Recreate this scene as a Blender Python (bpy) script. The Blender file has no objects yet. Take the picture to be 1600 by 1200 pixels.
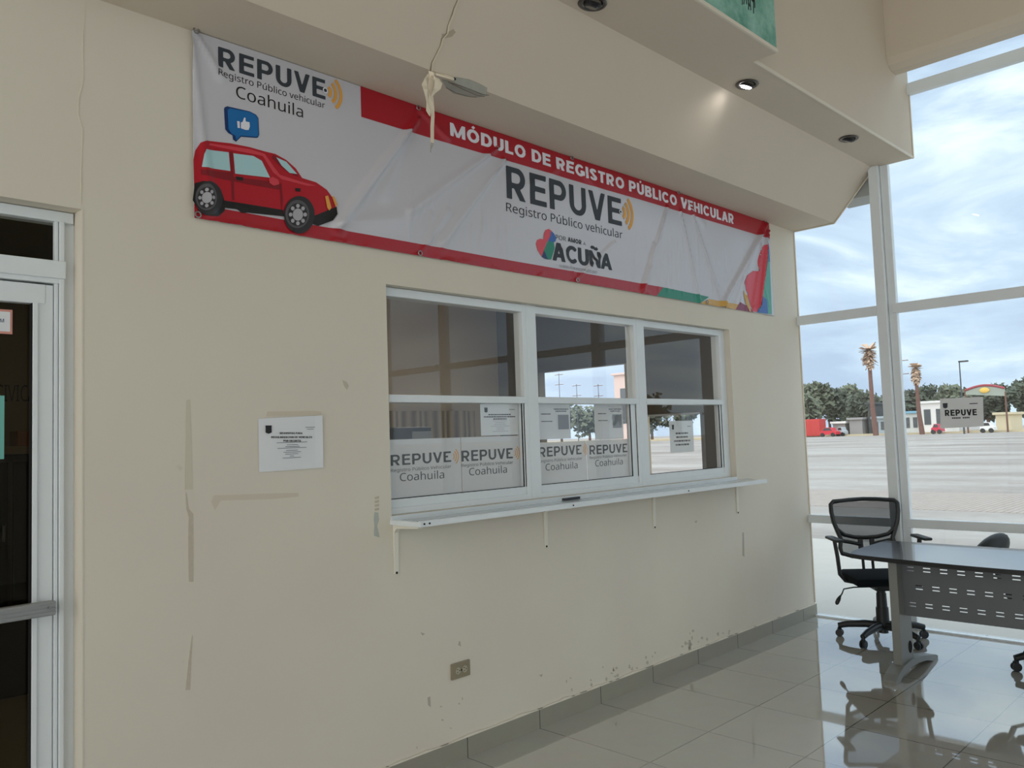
import bpy, bmesh, math, random
from mathutils import Vector, Matrix
random.seed(7)
C = bpy.context.scene.collection
SC = bpy.context.scene

# ------------------------------------------------------------------ camera
CAM = Vector((-6.53597, -3.08218, 1.55))
FPX = 1272.72
yaw, pitch, roll = 0.78299335, 0.06497158, -0.03447455
FW = Vector((math.cos(yaw)*math.cos(pitch), math.sin(yaw)*math.cos(pitch), math.sin(pitch)))
RT0 = FW.cross(Vector((0, 0, 1))).normalized()
UP0 = RT0.cross(FW)
RT = math.cos(roll)*RT0 + math.sin(roll)*UP0
UP = -math.sin(roll)*RT0 + math.cos(roll)*UP0
cd = bpy.data.cameras.new('camera')
cd.sensor_fit = 'HORIZONTAL'; cd.sensor_width = 36.0; cd.lens = FPX/1600*36.0
cd.clip_start = 0.05; cd.clip_end = 1000
cam = bpy.data.objects.new('camera', cd); C.objects.link(cam)
M = Matrix((RT, UP, -FW)).transposed().to_4x4(); M.translation = CAM
cam.matrix_world = M
SC.camera = cam

def ray(u, v):
    return FW + RT*((u-800)/FPX) + UP*((600-v)/FPX)
def onplane(u, v, ax, c):
    d = ray(u, v); t = (c-CAM[ax])/d[ax]; return CAM + d*t
def far(u, v, X):
    d = ray(u, v); return CAM + d*((X-CAM.x)/d.x)

# ------------------------------------------------------------------ view + sky
SC.view_settings.view_transform = 'Standard'; SC.view_settings.look = 'None'
SC.view_settings.gamma = 1; SC.view_settings.use_curve_mapping = False
SC.view_settings.exposure = 0.0

W = bpy.data.worlds.new('overcast_sky'); SC.world = W; W.use_nodes = True
nt = W.node_tree; nt.nodes.clear()
def N(nt, t, **k):
    n = nt.nodes.new(t)
    for a, b in k.items(): setattr(n, a, b)
    return n
OFFICE = 9; DARKOFF = 14
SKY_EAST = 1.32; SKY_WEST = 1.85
tc = N(nt, 'ShaderNodeTexCoord'); mp = N(nt, 'ShaderNodeMapping'); mp.inputs['Scale'].default_value = (1.6, 1.6, 6.0)
nt.links.new(tc.outputs['Generated'], mp.inputs['Vector'])
no = N(nt, 'ShaderNodeTexNoise'); no.inputs['Scale'].default_value = 1.9; no.inputs['Detail'].default_value = 7; no.inputs['Roughness'].default_value = .55
no.inputs['Distortion'].default_value = .6
nt.links.new(mp.outputs[0], no.inputs['Vector'])
cr = N(nt, 'ShaderNodeValToRGB'); e = cr.color_ramp.elements
e[0].position = .38; e[0].color = (.42, .54, .70, 1)
e[1].position = .62; e[1].color = (.80, .92, .96, 1)
m1 = e.new(.50); m1.color = (.54, .68, .82, 1)
nt.links.new(no.outputs['Fac'], cr.inputs['Fac'])
sp = N(nt, 'ShaderNodeSeparateXYZ'); nt.links.new(tc.outputs['Generated'], sp.inputs[0])
def mth(op, a, b=None, c=None):
    n = N(nt, 'ShaderNodeMath', operation=op)
    for i, q in enumerate((a, b, c)):
        if q is None: continue
        if isinstance(q, (int, float)): n.inputs[i].default_value = q
        else: nt.links.new(q, n.inputs[i])
    return n.outputs[0]
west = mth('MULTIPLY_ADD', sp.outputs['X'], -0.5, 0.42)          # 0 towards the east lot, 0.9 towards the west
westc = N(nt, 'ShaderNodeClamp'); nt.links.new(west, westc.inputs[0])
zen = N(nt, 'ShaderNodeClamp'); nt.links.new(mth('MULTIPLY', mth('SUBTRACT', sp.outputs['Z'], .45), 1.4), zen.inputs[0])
st = mth('ADD', mth('ADD', SKY_EAST, mth('MULTIPLY', westc.outputs[0], SKY_WEST)), mth('MULTIPLY', zen.outputs[0], 1.7))  # unseen west and zenith raised to bring more light indoors
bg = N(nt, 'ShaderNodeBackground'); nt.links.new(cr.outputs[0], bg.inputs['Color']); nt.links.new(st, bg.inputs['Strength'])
# the western half, brightened out of view to light the lobby, is warmer
mixc = N(nt, 'ShaderNodeMix', data_type='RGBA'); nt.links.new(westc.outputs[0], mixc.inputs['Factor'])
nt.links.new(cr.outputs[0], mixc.inputs['A']); mixc.inputs['B'].default_value = (.80, .79, .75, 1)
nt.links.new(mixc.outputs['Result'], bg.inputs['Color'])
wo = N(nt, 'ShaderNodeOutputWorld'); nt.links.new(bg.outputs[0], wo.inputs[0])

# ------------------------------------------------------------------ materials
def srgb(r, g, b):
    f = lambda c: (c/255/12.92) if c/255 <= .04045 else ((c/255+.055)/1.055)**2.4
    return (f(r), f(g), f(b), 1)
def mat(name, col, rough=.6, metal=0, var=0, vscale=6, bump=0, bscale=60, spec=.5, coat=0):
    m = bpy.data.materials.new(name); m.use_nodes = True; t = m.node_tree; b = t.nodes['Principled BSDF']
    b.inputs['Base Color'].default_value = col; b.inputs['Roughness'].default_value = rough
    b.inputs['Metallic'].default_value = metal; b.inputs['Specular IOR Level'].default_value = spec
    b.inputs['Coat Weight'].default_value = coat
    tcn = N(t, 'ShaderNodeTexCoord')
    if var:
        n = N(t, 'ShaderNodeTexNoise'); n.inputs['Scale'].default_value = vscale; n.inputs['Detail'].default_value = 6
        t.links.new(tcn.outputs['Object'], n.inputs['Vector'])
        mx = N(t, 'ShaderNodeMix', data_type='RGBA'); mx.inputs['A'].default_value = [c*(1-var) for c in col[:3]]+[1]
        mx.inputs['B'].default_value = [min(1, c*(1+var)) for c in col[:3]]+[1]
        t.links.new(n.outputs['Fac'], mx.inputs['Factor']); t.links.new(mx.outputs['Result'], b.inputs['Base Color'])
    if bump:
        n = N(t, 'ShaderNodeTexNoise'); n.inputs['Scale'].default_value = bscale; n.inputs['Detail'].default_value = 4
        t.links.new(tcn.outputs['Object'], n.inputs['Vector'])
        bm_ = N(t, 'ShaderNodeBump'); bm_.inputs['Strength'].default_value = bump; bm_.inputs['Distance'].default_value = .004
        t.links.new(n.outputs['Fac'], bm_.inputs['Height']); t.links.new(bm_.outputs[0], b.inputs['Normal'])
    return m
MAT = {}
MAT['alu'] = mat('white_aluminium', srgb(222, 228, 231), .35, var=.04, vscale=9)
MAT['alu_dim'] = mat('grey_aluminium', srgb(150, 152, 152), .4, .3)
MAT['soffit'] = mat('soffit_plaster', srgb(208, 196, 179), .75, var=.03, vscale=2, bump=.15, bscale=30)
MAT['ext'] = mat('outer_plaster', srgb(170, 170, 168), .8)
MAT['ceil'] = mat('ceiling_plaster', srgb(200, 190, 175), .8)
MAT['trimwhite'] = mat('trim_white', srgb(222, 214, 198), .6)
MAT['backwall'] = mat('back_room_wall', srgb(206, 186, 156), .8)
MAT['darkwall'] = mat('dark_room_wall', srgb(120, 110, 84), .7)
MAT['brown'] = mat('brown_panel', srgb(95, 82, 62), .7)
MAT['black'] = mat('black_plastic', srgb(26, 30, 32), .45)
MAT['blackfab'] = mat('black_fabric', srgb(14, 20, 24), .95, bump=.4, bscale=300, spec=.2)
MAT['desk'] = mat('dark_desk_laminate', srgb(52, 50, 56), .26, var=.05, vscale=3, spec=1.0, coat=.5)
MAT['deskedge'] = mat('desk_edge', srgb(24, 25, 28), .5)
MAT['greymetal'] = mat('grey_painted_metal', srgb(98, 101, 105), .42, .2, var=.03, vscale=8)
MAT['lightmetal'] = mat('silver_painted_metal', srgb(128, 130, 126), .42, .2)
MAT['paper'] = mat('white_paper', srgb(222, 225, 228), .7, spec=.3)
MAT['ink'] = mat('black_ink', srgb(22, 24, 28), .6)
MAT['inkgrey'] = mat('charcoal_ink', srgb(48, 54, 62), .6)
MAT['inklight'] = mat('grey_ink', srgb(120, 124, 130), .6)
MAT['orange'] = mat('amber_ink', srgb(222, 160, 70), .6)
MAT['steel'] = mat('steel', srgb(150, 150, 150), .3, .9)
MAT['plate'] = mat('beige_outlet_plate', srgb(138, 128, 104), .45)
MAT['socket'] = mat('cream_outlet_face', srgb(170, 162, 140), .45)
MAT['hole'] = mat('dark_hole', srgb(12, 12, 12), .9)
MAT['teal'] = mat('teal_sheet', srgb(110, 178, 168), .7)
MAT['pinkpaper'] = mat('pink_sticker', srgb(214, 150, 135), .6)
MAT['banner_w'] = mat('banner_white_vinyl', srgb(196, 195, 202), .24, spec=.7)
MAT['banner_r'] = mat('banner_red_ink', srgb(168, 16, 34), .34, spec=.55)
MAT['car_red'] = mat('printed_car_red', srgb(176, 8, 32), .34)
MAT['car_dark'] = mat('printed_car_dark_red', srgb(128, 8, 26), .34)
MAT['car_hi'] = mat('printed_car_light_red', srgb(206, 62, 76), .34)
MAT['car_glass'] = mat('printed_car_glass', srgb(168, 206, 212), .34)
MAT['tyre'] = mat('printed_tyre', srgb(40, 38, 42), .34)
MAT['tyre_hi'] = mat('printed_tyre_light', srgb(84, 82, 86), .34)
MAT['rim'] = mat('printed_rim', srgb(172, 170, 176), .34)
MAT['prblack'] = mat('printed_black', srgb(16, 15, 18), .34)
MAT['blue'] = mat('printed_blue', srgb(8, 104, 170), .34)
MAT['blue_d'] = mat('printed_navy', srgb(6, 48, 104), .34)
MAT['pr_w'] = mat('printed_white', srgb(226, 226, 234), .34)
MAT['pr_green'] = mat('printed_green', srgb(20, 130, 104), .34)
MAT['pr_teal'] = mat('printed_teal', srgb(70, 160, 140), .34)
MAT['pr_gold'] = mat('printed_gold', srgb(205, 160, 80), .34)
MAT['pr_purple'] = mat('printed_purple', srgb(132, 44, 80), .34)
MAT['pr_pink'] = mat('printed_coral', srgb(214, 70, 84), .34)
MAT['pr_blue2'] = mat('printed_mid_blue', srgb(40, 96, 170), .34)
MAT['mutebrown'] = mat('olive_leaf', srgb(78, 92, 66), .9, spec=.1)
MAT['leaf1'] = mat('tree_leaf', srgb(108, 114, 98), .9, var=.35, vscale=.3, spec=.1)
MAT['leaf2'] = mat('tree_leaf_dark', srgb(90, 97, 86), .9, var=.35, vscale=.3, spec=.1)
MAT['bark'] = mat('palm_bark', srgb(112, 84, 76), .95, var=.2, vscale=2)
MAT['shag'] = mat('dry_palm_frond', srgb(196, 172, 152), .95, var=.2, vscale=3)
MAT['patch'] = mat('bare_gypsum', srgb(164, 163, 153), .95, var=.15, vscale=30)
MAT['crack'] = mat('crack_shadow', srgb(138, 126, 110), .95)
MAT['peel'] = mat('peeled_paint', srgb(226, 214, 192), .7)
MAT['stain'] = mat('tape_residue', srgb(192, 182, 165), .9, var=.12, vscale=60)
MAT['stainlight'] = mat('filler_smear', srgb(178, 184, 176), .8, var=.08, vscale=40)
MAT['scuff'] = mat('faint_grey_scuff', srgb(186, 179, 164), .85)
MAT['tape'] = mat('masking_tape', srgb(196, 186, 160), .5)

# green painted mural face
def mural():
    m = mat('green_mural_paint', srgb(84, 140, 124), .6)
    t = m.node_tree; b = t.nodes['Principled BSDF']; tcn = N(t, 'ShaderNodeTexCoord')
    n = N(t, 'ShaderNodeTexNoise'); n.inputs['Scale'].default_value = 5; n.inputs['Detail'].default_value = 9; n.inputs['Roughness'].default_value = .7
    t.links.new(tcn.outputs['Object'], n.inputs['Vector'])
    r = N(t, 'ShaderNodeValToRGB'); r.color_ramp.elements[0].position = .32; r.color_ramp.elements[0].color = srgb(62, 138, 116)
    r.color_ramp.elements[1].position = .68; r.color_ramp.elements[1].color = srgb(160, 205, 192)
    t.links.new(n.outputs['Fac'], r.inputs[0]); t.links.new(r.outputs[0], b.inputs['Base Color'])
    return m
MAT['mural'] = mural()

# cream wall paint with scuffs low down
def wallpaint():
    col = srgb(216, 208, 190)
    m = mat('cream_wall_paint', col, .62, bump=.12, bscale=25)
    t = m.node_tree; b = t.nodes['Principled BSDF']; tcn = N(t, 'ShaderNodeTexCoord')
    n1 = N(t, 'ShaderNodeTexNoise'); n1.inputs['Scale'].default_value = 1.3; n1.inputs['Detail'].default_value = 4
    n2 = N(t, 'ShaderNodeTexNoise'); n2.inputs['Scale'].default_value = 7; n2.inputs['Detail'].default_value = 8; n2.inputs['Roughness'].default_value = .7
    for n in (n1, n2): t.links.new(tcn.outputs['Object'], n.inputs['Vector'])
    r1 = N(t, 'ShaderNodeValToRGB'); r1.color_ramp.elements[0].position = .3; r1.color_ramp.elements[0].color = srgb(213, 204, 190)
    r1.color_ramp.elements[1].position = .7; r1.color_ramp.elements[1].color = srgb(217, 211, 195)
    t.links.new(n1.outputs['Fac'], r1.inputs[0])
    r2 = N(t, 'ShaderNodeValToRGB'); r2.color_ramp.elements[0].position = .66; r2.color_ramp.elements[0].color = (0, 0, 0, 1)
    r2.color_ramp.elements[1].position = .78; r2.color_ramp.elements[1].color = (.35, .35, .35, 1)
    t.links.new(n2.outputs['Fac'], r2.inputs[0])
    mx = N(t, 'ShaderNodeMix', data_type='RGBA'); t.links.new(r2.outputs[0], mx.inputs['Factor'])
    t.links.new(r1.outputs[0], mx.inputs['A']); mx.inputs['B'].default_value = srgb(160, 150, 134)
    t.links.new(mx.outputs['Result'], b.inputs['Base Color'])
    return m
MAT['wall'] = wallpaint()

def brick_mat(name, c1, c2, cm, sx, sy, ox, oy, mortar, rough, mixgloss, axis='XY'):
    m = bpy.data.materials.new(name); m.use_nodes = True; t = m.node_tree; b = t.nodes['Principled BSDF']
    tcn = N(t, 'ShaderNodeTexCoord'); mpn = N(t, 'ShaderNodeMapping'); mpn.inputs['Location'].default_value = (ox, oy, 0)
    t.links.new(tcn.outputs['Object'], mpn.inputs['Vector'])
    br = N(t, 'ShaderNodeTexBrick'); br.offset = 0; br.squash = 1
    br.inputs['Color1'].default_value = c1; br.inputs['Color2'].default_value = c2; br.inputs['Mortar'].default_value = cm
    br.inputs['Scale'].default_value = 1; br.inputs['Mortar Size'].default_value = mortar; br.inputs['Brick Width'].default_value = sx; br.inputs['Row Height'].default_value = sy
    br.inputs['Mortar Smooth'].default_value = .1
    t.links.new(mpn.outputs[0], br.inputs['Vector'])
    n = N(t, 'ShaderNodeTexNoise'); n.inputs['Scale'].default_value = 9; n.inputs['Detail'].default_value = 8
    t.links.new(tcn.outputs['Object'], n.inputs['Vector'])
    mx = N(t, 'ShaderNodeMix', data_type='RGBA', blend_type='MULTIPLY'); mx.inputs['Factor'].default_value = .12
    t.links.new(br.outputs['Color'], mx.inputs['A']); t.links.new(n.outputs['Color'], mx.inputs['B'])
    t.links.new(mx.outputs['Result'], b.inputs['Base Color'])
    b.inputs['Roughness'].default_value = rough
    if mixgloss:
        g = N(t, 'ShaderNodeBsdfGlossy'); g.inputs['Roughness'].default_value = .035; g.inputs['Color'].default_value = (.93, .95, .97, 1)
        fr = N(t, 'ShaderNodeFresnel'); fr.inputs['IOR'].default_value = mixgloss
        ms = N(t, 'ShaderNodeMixShader'); t.links.new(fr.outputs[0], ms.inputs[0]); t.links.new(b.outputs[0], ms.inputs[1]); t.links.new(g.outputs[0], ms.inputs[2])
        t.links.new(ms.outputs[0], t.nodes['Material Output'].inputs['Surface'])
        b.inputs['Specular IOR Level'].default_value = 0
    return m
MAT['floor'] = brick_mat('polished_porcelain_tile', srgb(180, 175, 163), srgb(176, 171, 160), srgb(80, 74, 66), .5155, .518, .235, .20, .0028, .5, 5.0)
MAT['base'] = brick_mat('skirting_tile', srgb(150, 146, 132), srgb(147, 143, 130), srgb(70, 66, 60), .5155, 5, .235, 2, .003, .4, 0)

def lot():
    m = mat('parking_lot_concrete', srgb(198, 192, 184), .9, spec=.1)
    t = m.node_tree; b = t.nodes['Principled BSDF']; tcn = N(t, 'ShaderNodeTexCoord')
    mpn = N(t, 'ShaderNodeMapping'); mpn.inputs['Scale'].default_value = (.20, .075, 1); t.links.new(tcn.outputs['Object'], mpn.inputs[0])
    n = N(t, 'ShaderNodeTexNoise'); n.inputs['Scale'].default_value = 1.0; n.inputs['Detail'].default_value = 10; n.inputs['Roughness'].default_value = .65
    t.links.new(mpn.outputs[0], n.inputs['Vector'])
    r = N(t, 'ShaderNodeValToRGB'); r.color_ramp.elements[0].position = .33; r.color_ramp.elements[0].color = srgb(140, 132, 126)
    r.color_ramp.elements[1].position = .62; r.color_ramp.elements[1].color = srgb(176, 172, 167)
    t.links.new(n.outputs['Fac'], r.inputs[0])
    n3 = N(t, 'ShaderNodeTexNoise'); n3.inputs['Scale'].default_value = 3; n3.inputs['Detail'].default_value = 8; t.links.new(tcn.outputs['Object'], n3.inputs['Vector'])
    mx = N(t, 'ShaderNodeMix', data_type='RGBA', blend_type='MULTIPLY'); mx.inputs['Factor'].default_value = .25
    t.links.new(r.outputs[0], mx.inputs['A']); t.links.new(n3.outputs['Fac'], mx.inputs['B']); t.links.new(mx.outputs['Result'], b.inputs['Base Color'])
    return m
MAT['lot'] = lot()
MAT['brickpave'] = brick_mat('brick_paving', srgb(168, 158, 150), srgb(160, 150, 142), srgb(120, 108, 100), .24, .12, 0, 0, .01, .9, 0)
MAT['walkc'] = mat('pale_walkway_concrete', srgb(176, 173, 166), .9, var=.10, vscale=3)

def glass(name, tint, ior=1.5, haze=0.0):
    m = bpy.data.materials.new(name); m.use_nodes = True; t = m.node_tree; t.nodes.clear()
    o = N(t, 'ShaderNodeOutputMaterial'); tr = N(t, 'ShaderNodeBsdfTransparent'); tr.inputs['Color'].default_value = tint
    g = N(t, 'ShaderNodeBsdfGlossy'); g.inputs['Roughness'].default_value = 0.0; g.inputs['Color'].default_value = (1, 1, 1, 1)
    fr = N(t, 'ShaderNodeFresnel'); fr.inputs['IOR'].default_value = ior
    geo = N(t, 'ShaderNodeNewGeometry')
    # front and back faces reflect alike
    ms = N(t, 'ShaderNodeMixShader')
    nt_ = t
    mulb = N(t, 'ShaderNodeMix', data_type='FLOAT'); t.links.new(geo.outputs['Backfacing'], mulb.inputs['Factor'])
    mulb.inputs['A'].default_value = ior; mulb.inputs['B'].default_value = 1/ior
    t.links.new(mulb.outputs['Result'], fr.inputs['IOR'])
    t.links.new(fr.outputs[0], ms.inputs[0]); t.links.new(tr.outputs[0], ms.inputs[1]); t.links.new(g.outputs[0], ms.inputs[2])
    last = ms.outputs[0]
    if haze:
        d = N(t, 'ShaderNodeBsdfDiffuse'); d.inputs['Color'].default_value = (.8, .82, .82, 1)
        m2 = N(t, 'ShaderNodeMixShader'); m2.inputs[0].default_value = haze
        t.links.new(last, m2.inputs[1]); t.links.new(d.outputs[0], m2.inputs[2]); last = m2.outputs[0]
    t.links.new(last, o.inputs['Surface'])
    return m
MAT['glass'] = glass('clear_glazing', (.96, .985, .985, 1), 1.5, .045)
MAT['wglass'] = glass('service_window_glass', (.97, .97, .96, 1), 1.60, .012)
MAT['dglass'] = glass('tinted_door_glass', (.72, .72, .66, 1), 1.35)

def filmmat():
    m = bpy.data.materials.new('frosted_white_film'); m.use_nodes = True; t = m.node_tree; t.nodes.clear()
    o = N(t, 'ShaderNodeOutputMaterial'); tr = N(t, 'ShaderNodeBsdfTransparent'); tl = N(t, 'ShaderNodeBsdfTranslucent'); d = N(t, 'ShaderNodeBsdfDiffuse')
    d.inputs['Color'].default_value = srgb(240, 244, 248); tl.inputs['Color'].default_value = srgb(240, 242, 245)
    a = N(t, 'ShaderNodeMixShader'); a.inputs[0].default_value = .35; t.links.new(d.outputs[0], a.inputs[1]); t.links.new(tl.outputs[0], a.inputs[2])
    b = N(t, 'ShaderNodeMixShader'); b.inputs[0].default_value = .82; t.links.new(tr.outputs[0], b.inputs[1]); t.links.new(a.outputs[0], b.inputs[2])
    t.links.new(b.outputs[0], o.inputs[0]); return m
MAT['film'] = filmmat()
def meshmat():
    m = bpy.data.materials.new('black_chair_mesh'); m.use_nodes = True; t = m.node_tree; t.nodes.clear()
    o = N(t, 'ShaderNodeOutputMaterial'); tr = N(t, 'ShaderNodeBsdfTransparent'); d = N(t, 'ShaderNodeBsdfDiffuse'); d.inputs['Color'].default_value = srgb(44, 50, 56)
    b = N(t, 'ShaderNodeMixShader'); b.inputs[0].default_value = .74; t.links.new(tr.outputs[0], b.inputs[1]); t.links.new(d.outputs[0], b.inputs[2])
    t.links.new(b.outputs[0], o.inputs[0]); return m
MAT['mesh'] = meshmat()
def curtain():
    m = mat('striped_curtain', srgb(150, 128, 100), .9)
    t = m.node_tree; b = t.nodes['Principled BSDF']; tcn = N(t, 'ShaderNodeTexCoord')
    w = N(t, 'ShaderNodeTexWave'); w.inputs['Scale'].default_value = 3.2; w.inputs['Distortion'].default_value = .6; t.links.new(tcn.outputs['Object'], w.inputs[0])
    r = N(t, 'ShaderNodeValToRGB'); r.color_ramp.elements[0].color = srgb(120, 100, 76); r.color_ramp.elements[1].color = srgb(186, 168, 138)
    t.links.new(w.outputs['Fac'], r.inputs[0]); t.links.new(r.outputs[0], b.inputs['Base Color']); return m
MAT['curtain'] = curtain()
def emis(name, col, s):
    m = bpy.data.materials.new(name); m.use_nodes = True; b = m.node_tree.nodes['Principled BSDF']
    b.inputs['Emission Color'].default_value = col; b.inputs['Emission Strength'].default_value = s; return m
MAT['bulb'] = emis('lit_lamp', (1, .96, .98, 1), 12)
MAT['lens'] = mat('unlit_lamp', srgb(70, 70, 74), .15, .6)

# ------------------------------------------------------------------ mesh helpers
class MB:
    def __init__(s): s.bm = bmesh.new()
    def box(s, x0, x1, y0, y1, z0, z1, bev=0, rot=None, piv=None):
        r = bmesh.ops.create_cube(s.bm, size=1)['verts']
        for v in r:
            v.co = Vector(((x0+x1)/2+v.co.x*(x1-x0), (y0+y1)/2+v.co.y*(y1-y0), (z0+z1)/2+v.co.z*(z1-z0)))
        if bev:
            es = list({e for v in r for e in v.link_edges})
            rr = bmesh.ops.bevel(s.bm, geom=es, offset=bev, segments=2, affect='EDGES', profile=.5)
            r = list({v for f in rr['faces'] for v in f.verts} | {v for v in r if v.is_valid})
        if rot is not None:
            bmesh.ops.rotate(s.bm, verts=r, cent=piv, matrix=rot)
        return s
    def cyl(s, p0, p1, r0, r1=None, n=16, cap=True):
        p0 = Vector(p0); p1 = Vector(p1); r1 = r0 if r1 is None else r1
        d = (p1-p0).normalized(); a = d.orthogonal().normalized(); b = d.cross(a)
        R0 = []; R1 = []
        for i in range(n):
            t = 2*math.pi*i/n; q = a*math.cos(t)+b*math.sin(t)
            R0.append(s.bm.verts.new(p0+q*r0)); R1.append(s.bm.verts.new(p1+q*r1))
        for i in range(n):
            j = (i+1) % n; s.bm.faces.new((R0[i], R0[j], R1[j], R1[i]))
        if cap: s.bm.faces.new(R0[::-1]); s.bm.faces.new(R1)
        return s
    def tube(s, pts, r, n=10, closed=False, flat=None):
        pts = [Vector(p) for p in pts]; rings = []; m = len(pts); prev = None
        for i, p in enumerate(pts):
            if closed: d = pts[(i+1) % m]-pts[i-1]
            else: d = pts[min(i+1, m-1)]-pts[max(i-1, 0)]
            d.normalize()
            if prev is None: a = d.orthogonal().normalized() if flat is None else (Vector(flat)-d*Vector(flat).dot(d)).normalized()
            else: a = (prev-d*prev.dot(d)).normalized()
            prev = a; b = d.cross(a); rr = r[i] if isinstance(r, list) else r
            ra, rb = rr if isinstance(rr, tuple) else (rr, rr)
            rings.append([s.bm.verts.new(p+a*math.cos(2*math.pi*k/n)*ra+b*math.sin(2*math.pi*k/n)*rb) for k in range(n)])
        L = m if closed else m-1
        for i in range(L):
            A = rings[i]; B = rings[(i+1) % m]
            for k in range(n):
                s.bm.faces.new((A[k], A[(k+1) % n], B[(k+1) % n], B[k]))
        if not closed: s.bm.faces.new(rings[0][::-1]); s.bm.faces.new(rings[-1])
        return s
    def prism(s, pts, off):
        """3D outline extruded by the vector off"""
        off = Vector(off); a = [s.bm.verts.new(Vector(p)) for p in pts]; b = [s.bm.verts.new(Vector(p)+off) for p in pts]
        s.bm.faces.new(a); s.bm.faces.new(b[::-1]); n = len(a)
        for i in range(n): s.bm.faces.new((a[i], b[i], b[(i+1) % n], a[(i+1) % n]))
        return s
    def face(s, pts):
        s.bm.faces.new([s.bm.verts.new(Vector(p)) for p in pts]); return s
    def sphere(s, c, r, sx=1, sy=1, sz=1, sub=2):
        vs = bmesh.ops.create_icosphere(s.bm, subdivisions=sub, radius=r)['verts']
        for v in vs: v.co = Vector((c[0]+v.co.x*sx, c[1]+v.co.y*sy, c[2]+v.co.z*sz))
        return s
    def build(s, name, m, parent=None, smooth=False, local=True, rec=True):
        if rec: bmesh.ops.recalc_face_normals(s.bm, faces=s.bm.faces[:])
        me = bpy.data.meshes.new(name)
        off = Vector((0, 0, 0)); q = parent
        while q is not None: off += q.location; q = q.parent
        if parent is not None and not local:
            off = Vector((0, 0, 0))
        for v in s.bm.verts: v.co -= off
        s.bm.to_mesh(me); s.bm.free()
        if smooth:
            for p in me.polygons: p.use_smooth = True
            me.set_sharp_from_angle(angle=math.radians(40))
        me.materials.append(MAT[m] if isinstance(m, str) else m)
        o = bpy.data.objects.new(name, me); C.objects.link(o)
        if parent is not None: o.parent = parent
        return o
def tag(o, label=None, cat=None, group=None, kind=None):
    if label: o['label'] = label
    if cat: o['category'] = cat
    if group: o['group'] = group
    if kind: o['kind'] = kind
    return o
def thing(name, label, cat, loc=(0, 0, 0), rz=0, group=None):
    o = bpy.data.objects.new(name, None); C.objects.link(o); o.location = loc; o.rotation_euler = (0, 0, rz)
    return tag(o, label, cat, group)
def struct(name, mb, m, parent=None, **k):
    o = mb.build(name, m, parent, **k); o['kind'] = 'structure'; return o
def sempty(name, loc=(0, 0, 0)):
    o = bpy.data.objects.new(name, None); C.objects.link(o); o.location = loc; o['kind'] = 'structure'; return o
def copytree(o, parent=None):
    c = o.copy(); C.objects.link(c); c.parent = parent
    for ch in list(o.children): copytree(ch, c)
    return c

# ------------------------------------------------------------------ text helpers
import os
def _font():
    try: return bpy.data.fonts.load(os.path.join(bpy.utils.system_resource('DATAFILES', path='fonts'), 'NotoSansHebrew-Regular.woff2'))
    except Exception: return None
FONT = _font()
def text_bm(body, bold=0.0, shear=0.0, spacing=1.0):
    cu = bpy.data.curves.new('t', 'FONT'); cu.body = body; cu.size = 1; cu.offset = bold; cu.shear = shear; cu.space_character = spacing
    if FONT: cu.font = FONT
    cu.resolution_u = 4
    ob = bpy.data.objects.new('t', cu); C.objects.link(ob)
    dg = bpy.context.evaluated_depsgraph_get(); dg.update()
    me = bpy.data.meshes.new_from_object(ob.evaluated_get(dg))
    bm = bmesh.new(); bm.from_mesh(me)
    bpy.data.objects.remove(ob); bpy.data.curves.remove(cu); bpy.data.meshes.remove(me)
    return bm
_b = text_bm('H'); CAPH = max(v.co.y for v in _b.verts); _b.free()
def text_on(mb, body, f, x0, x1, zb0, zb1, h, bold=0.0, spacing=1.0, h1=None):
    """adds body to mb; f(x,z)->3D point; baseline runs (x0,zb0)-(x1,zb1), capital height h"""
    bm = text_bm(body, bold, 0, spacing)
    xs = [v.co.x for v in bm.verts]; a, b = min(xs), max(xs)
    h1 = h if h1 is None else h1
    mp_ = {}
    for v in bm.verts:
        t = (v.co.x-a)/(b-a); x = x0+(x1-x0)*t
        z = zb0+(zb1-zb0)*t+(v.co.y/CAPH)*(h+(h1-h)*t)
        mp_[v.index] = mb.bm.verts.new((x, 0, z))
    for fa in bm.faces:
        try: mb.bm.faces.new([mp_[v.index] for v in fa.verts])
        except ValueError: pass
    bm.free()
    return mb
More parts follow.
